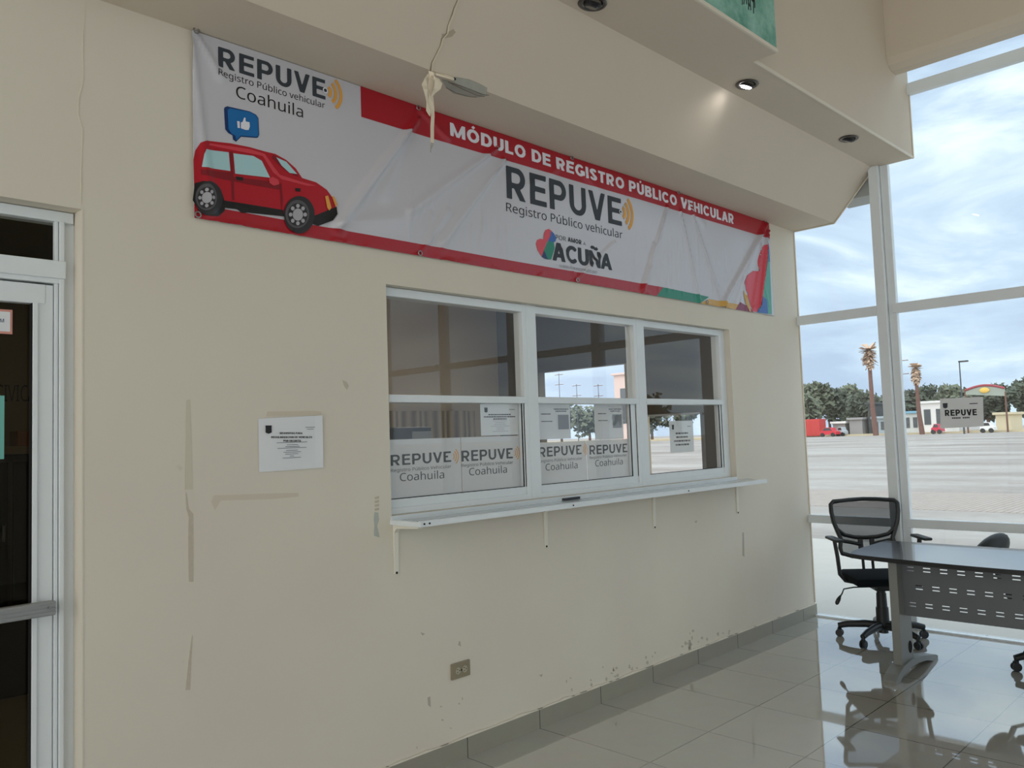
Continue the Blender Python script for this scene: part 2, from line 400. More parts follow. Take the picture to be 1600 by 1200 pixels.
# bold capitals drawn as strokes, meshed on an even grid
def _seg(X, Y, x0, y0, x1, y1, w, ext=0):
    dx, dy = x1-x0, y1-y0; L = math.hypot(dx, dy); dx /= L; dy /= L
    u = (X-x0)*dx+(Y-y0)*dy; v = abs(-(X-x0)*dy+(Y-y0)*dx)
    return max(v-w/2, -u-ext, u-L-ext)
def _arcp(cx, cy, rx, ry, a0, a1, n=14):
    return [(cx+rx*math.cos(math.radians(a0+(a1-a0)*i/n)), cy+ry*math.sin(math.radians(a0+(a1-a0)*i/n))) for i in range(n+1)]
def glyph(c, w):
    """returns width, list of ('b',x0,y0,x1,y1) boxes, ('s',x0,y0,x1,y1) strokes, ('p',[pts]) curves, ('t',...) marks above the capitals"""
    h = w/2; bar = w*.86; hb = bar/2
    if c == 'I': return w, [('b', 0, 0, w, 1)]
    if c == 'L': return .60, [('b', 0, 0, w, 1), ('b', 0, 0, .60, bar)]
    if c == 'E': return .66, [('b', 0, 0, w, 1), ('b', 0, 0, .66, bar), ('b', 0, .52-hb, .62, .52+hb), ('b', 0, 1-bar, .65, 1)]
    if c == 'F': return .60, [('b', 0, 0, w, 1), ('b', 0, .50-hb, .55, .50+hb), ('b', 0, 1-bar, .60, 1)]
    if c == 'T': return .66, [('b', .33-h, 0, .33+h, 1), ('b', 0, 1-bar, .66, 1)]
    if c == 'H': return .74, [('b', 0, 0, w, 1), ('b', .74-w, 0, .74, 1), ('b', 0, .52-hb, .74, .52+hb)]
    if c == 'N' or c == '\u00d1':
        L = [('b', 0, 0, w*.92, 1), ('b', .78-w*.92, 0, .78, 1), ('d', h*.9, 1.0, .78-h*.9, 0)]
        if c != 'N': L.append(('t', [(.16, 1.13), (.24, 1.22), (.33, 1.21), (.43, 1.14), (.52, 1.13), (.60, 1.23)]))
        return .78, L
    if c == 'M': return 1.0, [('b', 0, 0, w*.95, 1), ('b', 1-w*.95, 0, 1, 1), ('d', h*.9, 1.03, .50, .02), ('d', 1-h*.9, 1.03, .50, .02)]
    if c == 'V': return .76, [('s', h*.75, 1.06, .38, -.02), ('s', .76-h*.75, 1.06, .38, -.02)]
    if c == 'A': return .80, [('s', h*.75, -.06, .40, 1.02), ('s', .80-h*.75, -.06, .40, 1.02), ('b', .2, .20, .6, .20+bar)]
    if c == 'Z': return .66, [('b', 0, 0, .66, bar), ('b', 0, 1-bar, .66, 1), ('s', h*.9, 0, .66-h*.9, 1)]
    if c in 'O\u00d3Q':
        L = [('p', _arcp(.43, .5, .43-h, .5-hb, 0, 360, 28))]
        if c == '\u00d3': L.append(('t', [(.38, 1.08), (.52, 1.25)]))
        if c == 'Q': L.append(('s', .5, .25, .82, -.02))
        return .86, L
    if c == 'C': return .80, [('p', _arcp(.43, .5, .43-h, .5-hb, 42, 318, 24))]
    if c == 'G': return .84, [('p', _arcp(.43, .5, .43-h, .5-hb, 45, 325, 24)), ('b', .84-w, .12, .84, .52), ('b', .46, .52-bar, .84, .52)]
    if c in 'U\u00da':
        L = [('b', 0, .36, w, 1), ('b', .74-w, .36, .74, 1), ('p', _arcp(.37, .37, .37-h, .37-hb, 180, 360, 16))]
        if c != 'U': L.append(('t', [(.32, 1.08), (.46, 1.25)]))
        return .74, L
    if c == 'D': return .78, [('b', 0, 0, w, 1), ('b', 0, 0, .36, bar), ('b', 0, 1-bar, .36, 1), ('p', _arcp(.34, .5, .44-h, .5-hb, -90, 90, 18))]
    if c in 'PRB':
        if c == 'B': return .72, [('b', 0, 0, w, 1), ('b', 0, 0, .44, bar), ('b', 0, 1-bar, .42, 1), ('b', 0, .52-hb, .44, .52+hb), ('p', _arcp(.41, .75, .27-h*.9, .25-hb*.9, -90, 90, 12)), ('p', _arcp(.44, .27, .28-h*.9, .27-hb*.9, -90, 90, 12))]
        L = [('b', 0, 0, w, 1), ('b', 0, 1-bar, .42, 1), ('b', 0, .43-hb, .42, .43+hb), ('p', _arcp(.41, .715-hb*.5, .31-h, .285-hb*.5, -90, 90, 14))]
        if c == 'R': L.append(('s', .34, .45, .74-h*.9, -.08))
        return (.72 if c == 'P' else .76), L
    if c == 'S': return .70, [('p', _arcp(.35, .745, .33-h, .255-hb, 25, 250, 16)+_arcp(.35, .26, .35-h, .265-hb, 75, -160, 16))]
    return .4, []
_gc = {}
def glyph_polys(c, w, res):
    k = (c, w, res)
    if k in _gc: return _gc[k]
    W, prim = glyph(c, w); out = []
    def sd(x, y):
        a = 9; t = 9
        for p_ in prim:
            if p_[0] == 'b': a = min(a, max(p_[1]-x, x-p_[3], p_[2]-y, y-p_[4]))
            elif p_[0] == 'd': a = min(a, _seg(x, y, p_[1], p_[2], p_[3], p_[4], w*.78))
            elif p_[0] == 's': a = min(a, _seg(x, y, p_[1], p_[2], p_[3], p_[4], w*.97))
            else:
                pts = p_[1]; ww = w*.93 if p_[0] == 'p' else w*.72; q = 9
                for (ax, ay), (bx, by) in zip(pts, pts[1:]): q = min(q, _seg(x, y, ax, ay, bx, by, ww))
                for (ax, ay) in pts[1:-1]: q = min(q, math.hypot(x-ax, y-ay)-ww/2)
                if p_[0] == 'p': a = min(a, q)
                else: t = min(t, q)
        return min(max(a, -y, y-1), t)
    nx = int((W+.1)/res)+1; ny = int(1.4/res)+1
    V = [[sd(-.05+i*res, -.05+j*res) for j in range(ny+1)] for i in range(nx+1)]
    for i in range(nx):
        for j in range(ny):
            cs = [(i, j), (i+1, j), (i+1, j+1), (i, j+1)]; vs = [V[a][b] for a, b in cs]
            if min(vs) >= 0: continue
            P_ = [(-.05+a*res, -.05+b*res) for a, b in cs]
            if max(vs) <= 0: out.append(P_); continue
            q = []
            for k2 in range(4):
                a, b = P_[k2], P_[(k2+1) % 4]; va, vb = vs[k2], vs[(k2+1) % 4]
                if va < 0: q.append(a)
                if (va < 0) != (vb < 0): t_ = va/(va-vb); q.append((a[0]+(b[0]-a[0])*t_, a[1]+(b[1]-a[1])*t_))
            if len(q) > 2: out.append(q)
    _gc[k] = (W, out); return _gc[k]
def caps_on(mb, body, x0, x1, zb0, zb1, h, h1=None, w=.22, gap=.12, res=.04, space=.36):
    h1 = h if h1 is None else h1; adv = 0; pos = []
    for c in body:
        if c == ' ': adv += space; continue
        W, pl = glyph_polys(c, w, res); pos.append((adv, pl)); adv += W+gap
    adv -= gap
    for a0_, pl in pos:
        for q in pl:
            vs = []
            for (x, y) in q:
                t_ = (a0_+x)/adv; vs.append(mb.bm.verts.new((x0+(x1-x0)*t_, 0, zb0+(zb1-zb0)*t_+y*(h+(h1-h)*t_))))
            mb.bm.faces.new(vs)
    bmesh.ops.remove_doubles(mb.bm, verts=mb.bm.verts[:], dist=1e-5)
    return mb
def flatpoly(mb, pts):
    mb.bm.faces.new([mb.bm.verts.new((x, 0, z)) for x, z in pts]); return mb
def ellipse(cx, cz, rx, rz, n=28, a0=0, a1=360):
    return [(cx+rx*math.cos(math.radians(a0+(a1-a0)*i/n)), cz+rz*math.sin(math.radians(a0+(a1-a0)*i/n))) for i in range(n)]
def arc(mb, cx, cz, r, w, a0, a1, n=10):
    for i in range(n):
        t0 = math.radians(a0+(a1-a0)*i/n); t1 = math.radians(a0+(a1-a0)*(i+1)/n)
        flatpoly(mb, [(cx+(r-w/2)*math.cos(t0), cz+(r-w/2)*math.sin(t0)), (cx+(r+w/2)*math.cos(t0), cz+(r+w/2)*math.sin(t0)),
                      (cx+(r+w/2)*math.cos(t1), cz+(r+w/2)*math.sin(t1)), (cx+(r-w/2)*math.cos(t1), cz+(r-w/2)*math.sin(t1))])
def warp(mb, fn):
    for v in mb.bm.verts: v.co = fn(v.co.x, v.co.z)
    return mb

#SETTING
# ================================================================== the setting
XL = -11.0; YB = -8.0; HC = 5.3
# floor of lobby and back rooms
struct('floor', MB().box(XL, .12, YB, 4.6, -.12, 0), 'floor')
# wall_left: service-window wall (y=0), as pieces round the openings, one mesh
wb = MB(); T = .14
WX0, WX1, WZ0, WZ1 = -4.256, -1.14, 1.205, 2.288
DX0, DX1, DZ1 = -6.75, -5.58, 2.412
wb.box(XL, DX0, 0, T, 0, HC); wb.box(DX0, DX1, 0, T, DZ1, HC); wb.box(DX1, WX0, 0, T, 0, HC)
wb.box(WX0, WX1, 0, T, 0, WZ0); wb.box(WX0, WX1, 0, T, WZ1, HC); wb.box(WX1, 0, 0, T, 0, HC)
bmesh.ops.remove_doubles(wb.bm, verts=wb.bm.verts[:], dist=1e-4)
wall = struct('wall_left', wb, 'wall')
# tile skirting with a ragged paint edge above it
struct('baseboard_left', MB().box(DX1+.0, 0.012, -.012, 0, 0, .10), 'base')
rg = MB(); n = 150; rnd = random.Random(3); prev = None
for i in range(n+1):
    x = DX1+(0-DX1)*i/n; h = .100+.004*math.sin(i*.7)+rnd.uniform(0, .007)
    if prev: rg.prism([(prev[0], -.0125, .097), (x, -.0125, .097), (x, -.0125, h), (prev[0], -.0125, prev[1])], (0, .012, 0))
    prev = (x, h)
struct('trim_paint_edge', rg, 'trimwhite')
# other lobby walls: the west side and the back are glazed halls
wl = MB(); wl.box(XL-.15, XL, YB, 0, 0, .25); wl.box(XL-.15, XL, YB, 0, 4.6, HC)
for y in (YB, -5.4, -2.7, -.15): wl.box(XL-.15, XL, y, y+.15, .25, 4.6)
struct('wall_west', wl, 'wall')
wk = MB(); wk.box(XL, -8.6, YB-.15, YB, 0, HC); wk.box(-8.6, 0, YB-.15, YB, 0, .3); wk.box(-8.6, 0, YB-.15, YB, 3.2, HC); wk.box(-6.3, -3.1, YB-.15, YB, .3, 3.2); wk.box(-.4, 0, YB-.15, YB, .3, 3.2)
struct('wall_back', wk, 'wall')
# soffit section swept along the service wall: low band, slope, lamp strip, fascia
pr = [(T, HC-.01), (T, 3.205), (0, 3.205), (-.348, 3.205), (-.69, 3.57), (-.985, 3.57), (-.985, HC-.01)]
so = MB(); so.prism([(XL, y, z) for y, z in pr], (-XL, 0, 0)); struct('ceiling_soffit', so, 'soffit')
struct('trim_soffit_edge', MB().box(-2.452, -.0, -.990, -.982, 3.566, 3.588, bev=.002), 'trimwhite')
struct('ceiling', MB().box(XL-.15, .25, YB-.15, T, HC, HC+.15), 'ceil')
# boxed-out mural sign projecting from the fascia
gb = thing('painted_sign_box', 'cream box with green painted face jutting from the fascia overhead', 'sign', (-4.4, -.985, 3.57))
MBx = MB().box(-6.6, -2.455, -1.120, -.98, 3.569, 4.75).build('box_body', 'soffit', gb)
MB().box(-6.58, -2.462, -1.127, -1.119, 3.590, 4.73).build('painted_face', 'mural', gb)
MB().box(-6.6, -2.455, -1.132, -1.118, 3.568, 3.588, bev=.002).build('edge_trim', 'trimwhite', gb)
# dark brush scribble on the green face
sc_ = MB(); rnd = random.Random(11)
base = onplane(1170, 6, 1, -1.1275)
for k in range(9):
    x = base.x-.085+k*.018; z = base.z+.05
    pts = [(x+rnd.uniform(-.004, .004), -1.1285, z), (x+rnd.uniform(-.012, .012), -1.1285, z-.03), (x+rnd.uniform(-.008, .012), -1.1285, z-rnd.uniform(.06, .10)*(1 if k not in (0, 8) else .7))]
    sc_.tube(pts, .0022, n=5)
for k in range(4):
    cx_ = base.x-.07+k*.038; sc_.tube([(cx_+.014*math.cos(t), -1.1285, base.z+.045+.018*math.sin(t)) for t in [i*math.pi*2/8 for i in range(8)]], .0022, n=5, closed=True)
sc_.build('dark_scribble', 'ink', gb)
# lintel beam over the glazing
lb = MB(); lb.prism([(-.43, 0, 4.22), (-.40, 0, 4.175), (-.34, 0, 4.15), (-.245, 0, 4.15), (-.245, 0, HC), (-.43, 0, HC)], (0, YB+.0, 0))
for v in lb.bm.verts:
    if v.co.y > -.1: v.co.y = -.986
struct('trim_lintel', lb, 'soffit')

# ---- east glazing wall (x = 0)
ms = [-.705, -1.99, -3.22, -4.42, -5.62, -6.82]
gl = MB()
gl.box(-.06, .05, -.74, -.665, 0, 3.57, bev=.004)
for y in ms[1:]: gl.box(-.06, .05, y-.04, y+.035, 0, HC, bev=.004)
struct('window_1', gl, 'alu')
gj = MB(); gj.box(-.02, .03, -.80, -.742, 0, 3.57, bev=.003)
for y in ms[1:]: gj.box(-.02, .03, y-.095, y-.042, 0, HC, bev=.003)
for a, b in zip([-.745]+ms[1:], ms[1:]+[YB]):
    for z0, z1 in ((.762, .828), (2.402, 2.476), (4.062, 4.148)):
        gj.box(-.035, .02, b+.036 if b != YB else YB, a-.03, z0, z1, bev=.003)
for z0, z1 in ((.762, .828), (2.402, 2.476)): gj.box(-.035, .02, -.664, 0, z0, z1, bev=.003)
for a, b in zip([0]+ms, ms+[YB]): gj.box(-.02, .02, b+.04 if b != YB else YB, a-(.0 if a == 0 else .09), 0, .012)
struct('window_frame', gj, 'alu', parent=bpy.data.objects['window_1'])
gk = MB()
gk.face([(0.005, -.66, 0), (0.005, 0, 0), (0.005, 0, 3.5), (0.005, -.66, 3.5)])
for a, b in zip(ms, ms[1:]+[YB]):
    gk.face([(0.005, b+.03, 0), (0.005, a-.04, 0), (0.005, a-.04, HC), (0.005, b+.03, HC)])
struct('window_pane', gk, 'glass', parent=bpy.data.objects['window_1'], rec=False)
# white caulk seams where the soffit meets the glass
cz = MB()
for a, b in (((0, 3.2), (-.348, 3.2)), ((-.348, 3.2), (-.66, 3.535)), ((-.985, 3.57), (-.985, 4.06)), ((0, 3.2), (0, 2.48)), ((0, 2.40), (0, .83)), ((0, .76), (0, .11))):
    cz.tube([(.0, a[0]-.004, a[1]), (.0, b[0]-.004, b[1])], .006, n=6)
struct('trim_caulk', cz, 'trimwhite')
# canopy edge outside, just above the slope
struct('trim_canopy', MB().box(.03, .30, -.70, -.36, 3.375, 3.7), 'ext')

# ---- rooms behind the service wall
bw = MB(); bw.box(-9, 0, 3.6, 3.75, 0, 3.0); struct('wall_office', bw, 'backwall')
struct('ceiling_office', MB().box(-9, .1, T, 3.75, 3.0, 3.12), 'backwall')
struct('wall_partition', MB().box(-4.62, -4.5, T, 3.6, 0, 3.0), 'backwall')
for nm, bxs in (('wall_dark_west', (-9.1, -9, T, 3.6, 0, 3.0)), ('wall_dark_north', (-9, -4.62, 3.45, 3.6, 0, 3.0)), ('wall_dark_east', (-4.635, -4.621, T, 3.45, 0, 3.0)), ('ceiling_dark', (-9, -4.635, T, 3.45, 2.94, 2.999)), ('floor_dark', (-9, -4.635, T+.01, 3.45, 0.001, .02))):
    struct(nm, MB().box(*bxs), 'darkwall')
# office glazing towards the lot (x = 0, y > 0)
og = MB(); og.box(-.04, .06, T, .97, 0, 3.0); og.box(-.04, .06, .97, 3.6, 0, .8); og.box(-.04, .06, .97, 3.6, 2.24, 3.0)
og.box(-.04, .06, 2.97, 3.6, .8, 2.24)
struct('wall_office_east', og, 'brown')
struct('trim_office_column', MB().box(-.05, .06, 1.60, 1.80, .8, 2.24, bev=.004), 'backwall')
struct('trim_office_blind', MB().box(-.03, .02, .97, 1.60, 1.715, 2.24), 'brown')
struct('trim_blind_rail', MB().box(-.045, -.028, .97, 1.60, 1.70, 1.718), 'alu')

# ---- service windows
wx = [(-4.256, -3.265, .035, .031, -3.311), (-3.265, -2.235, .080, .028, -2.320), (-2.235, -1.14, .085, .075, -1.243)]
for i, (a, b, lw, rw, ge) in enumerate(wx):
    w = sempty('window_%d' % (i+2), (a, .04, WZ0))
    f = MB(); y0, y1 = .045, .115
    f.box(a, a+lw, y0, y1, WZ0, WZ1, bev=.003); f.box(b-rw, b, y0, y1, WZ0, WZ1, bev=.003)
    f.box(a+lw-.005, b-rw+.005, y0, y1, WZ1-.045, WZ1-.002, bev=.003); f.box(a+lw-.005, b-rw+.005, y0-.008, y1, 1.733, 1.770, bev=.003)
    f.box(a+lw-.005, b-rw+.005, y0, y1, WZ0, WZ0+.03, bev=.003)
    f.build('window_frame', 'alu', w)
    s = MB(); s.box(a+lw-.008, b-rw+.004, y0+.012, y0+.042, WZ0+.018, WZ0+.072, bev=.003)
    s.box(ge, b-rw+.004, y0+.012, y0+.042, WZ0+.07, 1.735, bev=.002)
    s.build('sliding_sash', 'alu', w)
    g = MB().box(b-rw-.003, b-rw+.001, y0+.009, y0+.016, WZ0+.07, 1.735); g.box(ge-.003, ge+.001, y0+.011, y0+.017, WZ0+.07, 1.735); g.box(a+lw, ge, y0+.011, y0+.02, WZ0+.0705, WZ0+.0735)
    g.build('dark_gasket', 'hole', w)
    p = MB(); yy = y0+.03
    p.face([(a+.01, yy, 1.76), (a+.01, yy, WZ1-.04), (b-.01, yy, WZ1-.04), (b-.01, yy, 1.76)][::-1]).face([(a+.01, yy-.004, WZ0+.06), (a+.01, yy-.004, 1.74), (ge+.01, yy-.004, 1.74), (ge+.01, yy-.004, WZ0+.06)][::-1])
    p.build('window_pane', 'wglass', w, rec=False)

#DOOR
# ---- aluminium entrance door at the far left
d = sempty('door_1', (-6.1, .08, 0))
jm = MB(); jm.box(-5.632, DX1+.0, .085, .14, 0, DZ1); jm.box(DX0, DX0+.06, .085, .14, 0, DZ1)
jm.box(DX0, DX1-.006, .068, .14, 2.372, DZ1-.002, bev=.003)
jm.build('door_jamb', 'alu', d)
jb = MB(); jb.box(-5.634, -5.618, .06, .09, 0, 2.372, bev=.003); jb.box(-5.648, -5.636, .068, .09, 2.222, 2.372, bev=.002); jb.box(-5.648, -5.636, .068, .09, 0, 2.155, bev=.002)
jb.build('door_jamb_bead', 'alu', d)
MB().box(DX0, -5.615, .052, .12, 2.165, 2.228, bev=.004).box(DX0, -5.63, .062, .12, 2.148, 2.166, bev=.002).build('transom_bar', 'alu', d)
MB().face([(DX0, .10, 2.22), (-5.64, .10, 2.22), (-5.64, .10, 2.38), (DX0, .10, 2.38)]).build('transom_pane', 'dglass', d, rec=False)
lf = MB(); lf.box(-5.712, -5.65, .075, .115, .02, 2.142, bev=.003); lf.box(DX0+.065, -5.675, .072, .115, 2.072, 2.142, bev=.003); lf.box(DX0+.065, -5.71, .075, .115, .02, .2, bev=.003)
lf.box(DX0+.065, DX0+.13, .075, .115, .02, 2.142, bev=.003); lf.box(-5.716, -5.700, .066, .085, .19, 2.075, bev=.002)
lf.build('door_leaf', 'alu', d)
MB().box(-5.7185, -5.7155, .072, .1, .19, 2.072).build('dark_gasket', 'hole', d)
MB().face([(DX0+.12, .10, .18), (-5.70, .10, .18), (-5.70, .10, 2.08), (DX0+.12, .10, 2.08)]).build('door_pane', 'dglass', d, rec=False)
ph = MB().box(DX0+.08, -5.655, .018, .05, 1.000, 1.048, bev=.004)
for k in range(3): ph.box(DX0+.08, -5.656, .014, .02, 1.009+k*.012, 1.014+k*.012)
pb = ph.build('push_bar', 'alu_dim', d)
MB().cyl((-5.675, .018, 1.028), (-5.675, .010, 1.028), .006, n=10).build('screw', 'steel', pb)
# pale painted reveal on the jamb side of the opening
struct('trim_door_reveal', MB().box(DX1-.001, DX1+.004, -.002, .085, 0, DZ1), 'trimwhite')
# sheets on the door glass
st = thing('door_sticker', 'small pink framed sticker high on the door glass', 'sticker', (-5.82, .098, 2.0))
MB().box(-5.90, -5.772, .0945, .097, 1.962, 2.046).build('border', 'pinkpaper', st)
MB().box(-5.892, -5.779, .0925, .095, 1.970, 2.038).build('print', 'paper', st)
tb = MB(); text_on(tb, 'EM', None, -5.818, -5.798, 2.000, 2.000, .013, 0); warp(tb, lambda x, z: (x, .0915, z)); tb.build('lettering', 'blue_d', st, rec=False)
tg = MB().box(-5.95, -5.7945, .094, .097, 1.535, 1.750).build('teal_notice', 'teal'); tag(tg, 'plain teal sheet taped to the glass of the entrance door', 'notice')
# inside the dark office: wall sign and cabinets
sg = MB(); c0 = onplane(-6, 627, 1, 3.44); c1 = onplane(56, 627, 1, 3.44)
text_on(sg, 'CIVICA', None, c0.x, c1.x, c0.z-.0, c1.z, .115, 0); warp(sg, lambda x, z: (x, 3.443, z))
o = sg.build('wall_lettering', mat('dark_sign_letters', srgb(16, 14, 10), .7), rec=False); tag(o, 'dark capital letters on the wall seen through the door glass', 'sign')
cb = thing('storage_cabinet', 'dark cabinet with glazed doors seen through the entrance door', 'cabinet', (-5.4, 3.1, 0))
MB().box(-6.4, -4.70, 2.9, 3.42, 0.02, 1.55, bev=.01).build('body', mat('dark_cabinet', srgb(40, 36, 28), .5), cb)
MB().box(-6.45, -4.68, 2.86, 3.43, 1.55, 1.60, bev=.004).build('cabinet_top', mat('cabinet_top_wood', srgb(104, 90, 66), .5), cb)
for k in range(4):
    x = -6.35+k*.42; q = MB().box(x, x+.39, 2.88, 2.905, .6, 1.50, bev=.003).build('door', mat('cabinet_glass_%d' % k, srgb(20, 20, 17), .12), cb)
    MB().box(x+.36, x+.372, 2.868, 2.882, 1.0, 1.1).build('handle', 'steel', q)
bx = MB().box(-5.04, -4.86, 3.0, 3.2, 1.601, 1.70, bev=.004).build('wooden_box', mat('brown_box', srgb(110, 66, 34), .6)); tag(bx, 'small brown box on top of the dark cabinet behind the door', 'box')

#SHELF
# ---- counter shelf under the windows
sh = thing('counter_shelf', 'long white metal service shelf under the three windows', 'shelf', (-2.75, 0, 1.19))
MB().prism([(-4.262, 0, 1.176), (-4.262, -.215, 1.176), (-1.19, -.255, 1.176), (-.98, -.0, 1.176)], (0, 0, .006)).build('shelf_top', mat('shelf_sheet', srgb(196, 202, 202), .18, .2, spec=.8), sh)
ed = MB(); ed.prism([(-4.262, -.205, 1.166), (-4.262, -.222, 1.166), (-1.185, -.262, 1.166), (-1.185, -.245, 1.166)], (0, 0, .026))
ed.prism([(-4.266, -.0, 1.166), (-4.266, -.222, 1.166), (-4.250, -.222, 1.166), (-4.250, 0, 1.166)], (0, 0, .022))
ed.build('edge_rail', 'alu', sh)
MB().box(-4.262, -1.14, -.004, .045, 1.180, 1.2045).build('back_ledge', 'alu', sh)
sw = MB()
for x, y in ((-4.245, -.2235), (-4.215, -.2238), (-3.25, -.2365), (-2.17, -.2505)): sw.cyl((x, y, 1.179), (x, y-.004, 1.179), .004, n=8)
sw.build('screws', 'hole', sh)
br = thing('shelf_bracket', '', 'bracket', (-4.24, 0, .94))
def bracket_bm(x):
    m = MB(); m.prism([(x-.012, -.001, .94), (x-.012, -.001, 1.164), (x-.012, -.19, 1.164), (x-.012, -.19, 1.156), (x-.012, -.03, 1.148), (x-.012, -.012, 1.13), (x-.012, -.007, .94)], (.024, 0, 0)); return m
bracket_bm(-4.24).build('bracket_arm', mat('white_bracket', srgb(226, 222, 208), .4), br)
MB().cyl((-4.24, -.009, .945), (-4.24, -.003, .945), .006, n=10).build('screw', 'hole', br)
brs = [br]
for x in (-3.22, -2.20, -1.16): q = copytree(br); q.location.x = x; brs.append(q)
for q, l in zip(brs, ('white shelf bracket at the left end, below the first window', 'white shelf bracket under the joint of the first and second windows',
                      'white shelf bracket under the joint of the second and third windows', 'white shelf bracket nearest the glazed corner, right end of the shelf')):
    tag(q, l, 'bracket', 'brackets holding the counter shelf')
ph_ = MB().prism([(-3.10, .02, 1.1835), (-3.06, -.02, 1.1835), (-2.93, -.015, 1.1835), (-2.95, .025, 1.1835)], (0, 0, .012)).build('mobile_phone', 'black'); tag(ph_, 'flat black phone-like object lying on the shelf below the second window', 'phone')

# ---- films and notices behind the panes
FY = .088
def sheet(name, x0, x1, z0, z1, m, label, cat, group=None, y=FY, tilt=0):
    o = thing(name, label, cat, ((x0+x1)/2, y, z0), 0, group)
    MB().prism([(x0, y, z0+tilt), (x1, y, z0), (x1, y, z1-0), (x0, y, z1+tilt)], (0, .0012, 0)).build('sheet', m, o)
    return o
def wpt(u, v, y=FY): p_ = onplane(u, v, 1, y); return p_.x, p_.z
def line_px(mb, body, u0, v0, u1, v1, hpx0, hpx1, y, bold=0, spacing=1):
    a = wpt(u0, v0, y); b = wpt(u1, v1, y); a2 = wpt(u0, v0-hpx0, y); b2 = wpt(u1, v1-hpx1, y)
    return text_on(mb, body, None, a[0], b[0], a[1], b[1], a2[1]-a[1], bold, spacing, b2[1]-b[1])
def caps_px(mb, body, u0, v0, u1, v1, hpx0, hpx1, y, w=.2, gap=.12, res=.06):
    a = wpt(u0, v0, y); b = wpt(u1, v1, y); a2 = wpt(u0, v0-hpx0, y); b2 = wpt(u1, v1-hpx1, y)
    return caps_on(mb, body, a[0], b[0], a[1], b[1], a2[1]-a[1], b2[1]-b[1], w, gap, res)
def waves(mb, cx, cz, s, w, k=3, squash=.75):
    for i in range(k): arc(mb, cx, cz, s*(i+1)/k, w, -48, 48, 8)
def repuve_sheet(o, y, P):
    t1 = MB()
    caps_px(t1, 'REPUVE', *P['r'], y, .19, .13, .06); line_px(t1, 'Registro P\u00fablico Vehicular', *P['g'], y, 0); line_px(t1, 'Coahuila', *P['c'], y, 0)
    ex, ez = wpt(P['r'][2], P['r'][3]-P['r'][5]/2, y)
    warp(t1, lambda x, z: (x, y-.001, z)); t1.build('lettering', 'inkgrey', o, rec=False)
    t2 = MB(); s = .032
    for r_ in (.018, .032, .046): arc(t2, ex+.002, ez, r_, .006, -52, 52, 8)
    warp(t2, lambda x, z: (x, y-.001, z)); t2.build('wave_mark', 'orange', o, rec=False)
    t3 = MB(); flatpoly(t3, ellipse(ex-.012, ez, .011, .009, 16)); warp(t3, lambda x, z: (x, y-.0016, z)); t3.build('dot_mark', 'paper', o, rec=False)
def P4(u0, u1, rr, gg, cc):
    return dict(r=rr, g=gg, c=cc)
f1 = sheet('window_film', -4.24, -3.742, 1.25, 1.557, 'film', 'frosted printed sheet at the far left of the first window', 'film sheet', 'frosted printed sheets in the windows')
repuve_sheet(f1, FY-.0, P4(0, 0, (610.4, 728, 705, 721.5, 17, 16.5), (610.4, 738, 705, 730.8, 5, 4.8), (624.8, 752, 693.8, 747.2, 12.5, 12)))
f2 = sheet('window_film', -3.738, -3.285, 1.25, 1.557, 'film', 'frosted printed sheet in the first window, beside the mullion', 'film sheet', 'frosted printed sheets in the windows')
repuve_sheet(f2, FY, P4(0, 0, (721.2, 721.3, 801.5, 716, 17, 16), (721.2, 729.8, 801.5, 724.4, 4.8, 4.6), (733, 743, 792, 738.5, 11.5, 11)))
f3 = sheet('window_film', -3.165, -2.735, 1.25, 1.513, 'film', 'frosted printed sheet in the left half of the second window', 'film sheet', 'frosted printed sheets in the windows')
repuve_sheet(f3, FY, P4(0, 0, (842.2, 714.5, 908.8, 709.5, 15.5, 14.5), (842.2, 723, 909.5, 718, 4.4, 4.2), (852.4, 735.4, 902.4, 731.5, 10.5, 10)))
f4 = sheet('window_film', -2.731, -2.305, 1.25, 1.513, 'film', 'frosted printed sheet in the right half of the second window', 'film sheet', 'frosted printed sheets in the windows')
repuve_sheet(f4, FY, P4(0, 0, (921.2, 710.5, 980.4, 706.5, 14.5, 13.5), (921.2, 717.5, 979, 712.5, 4.2, 4), (930, 729, 973, 725.5, 10, 9.5)))
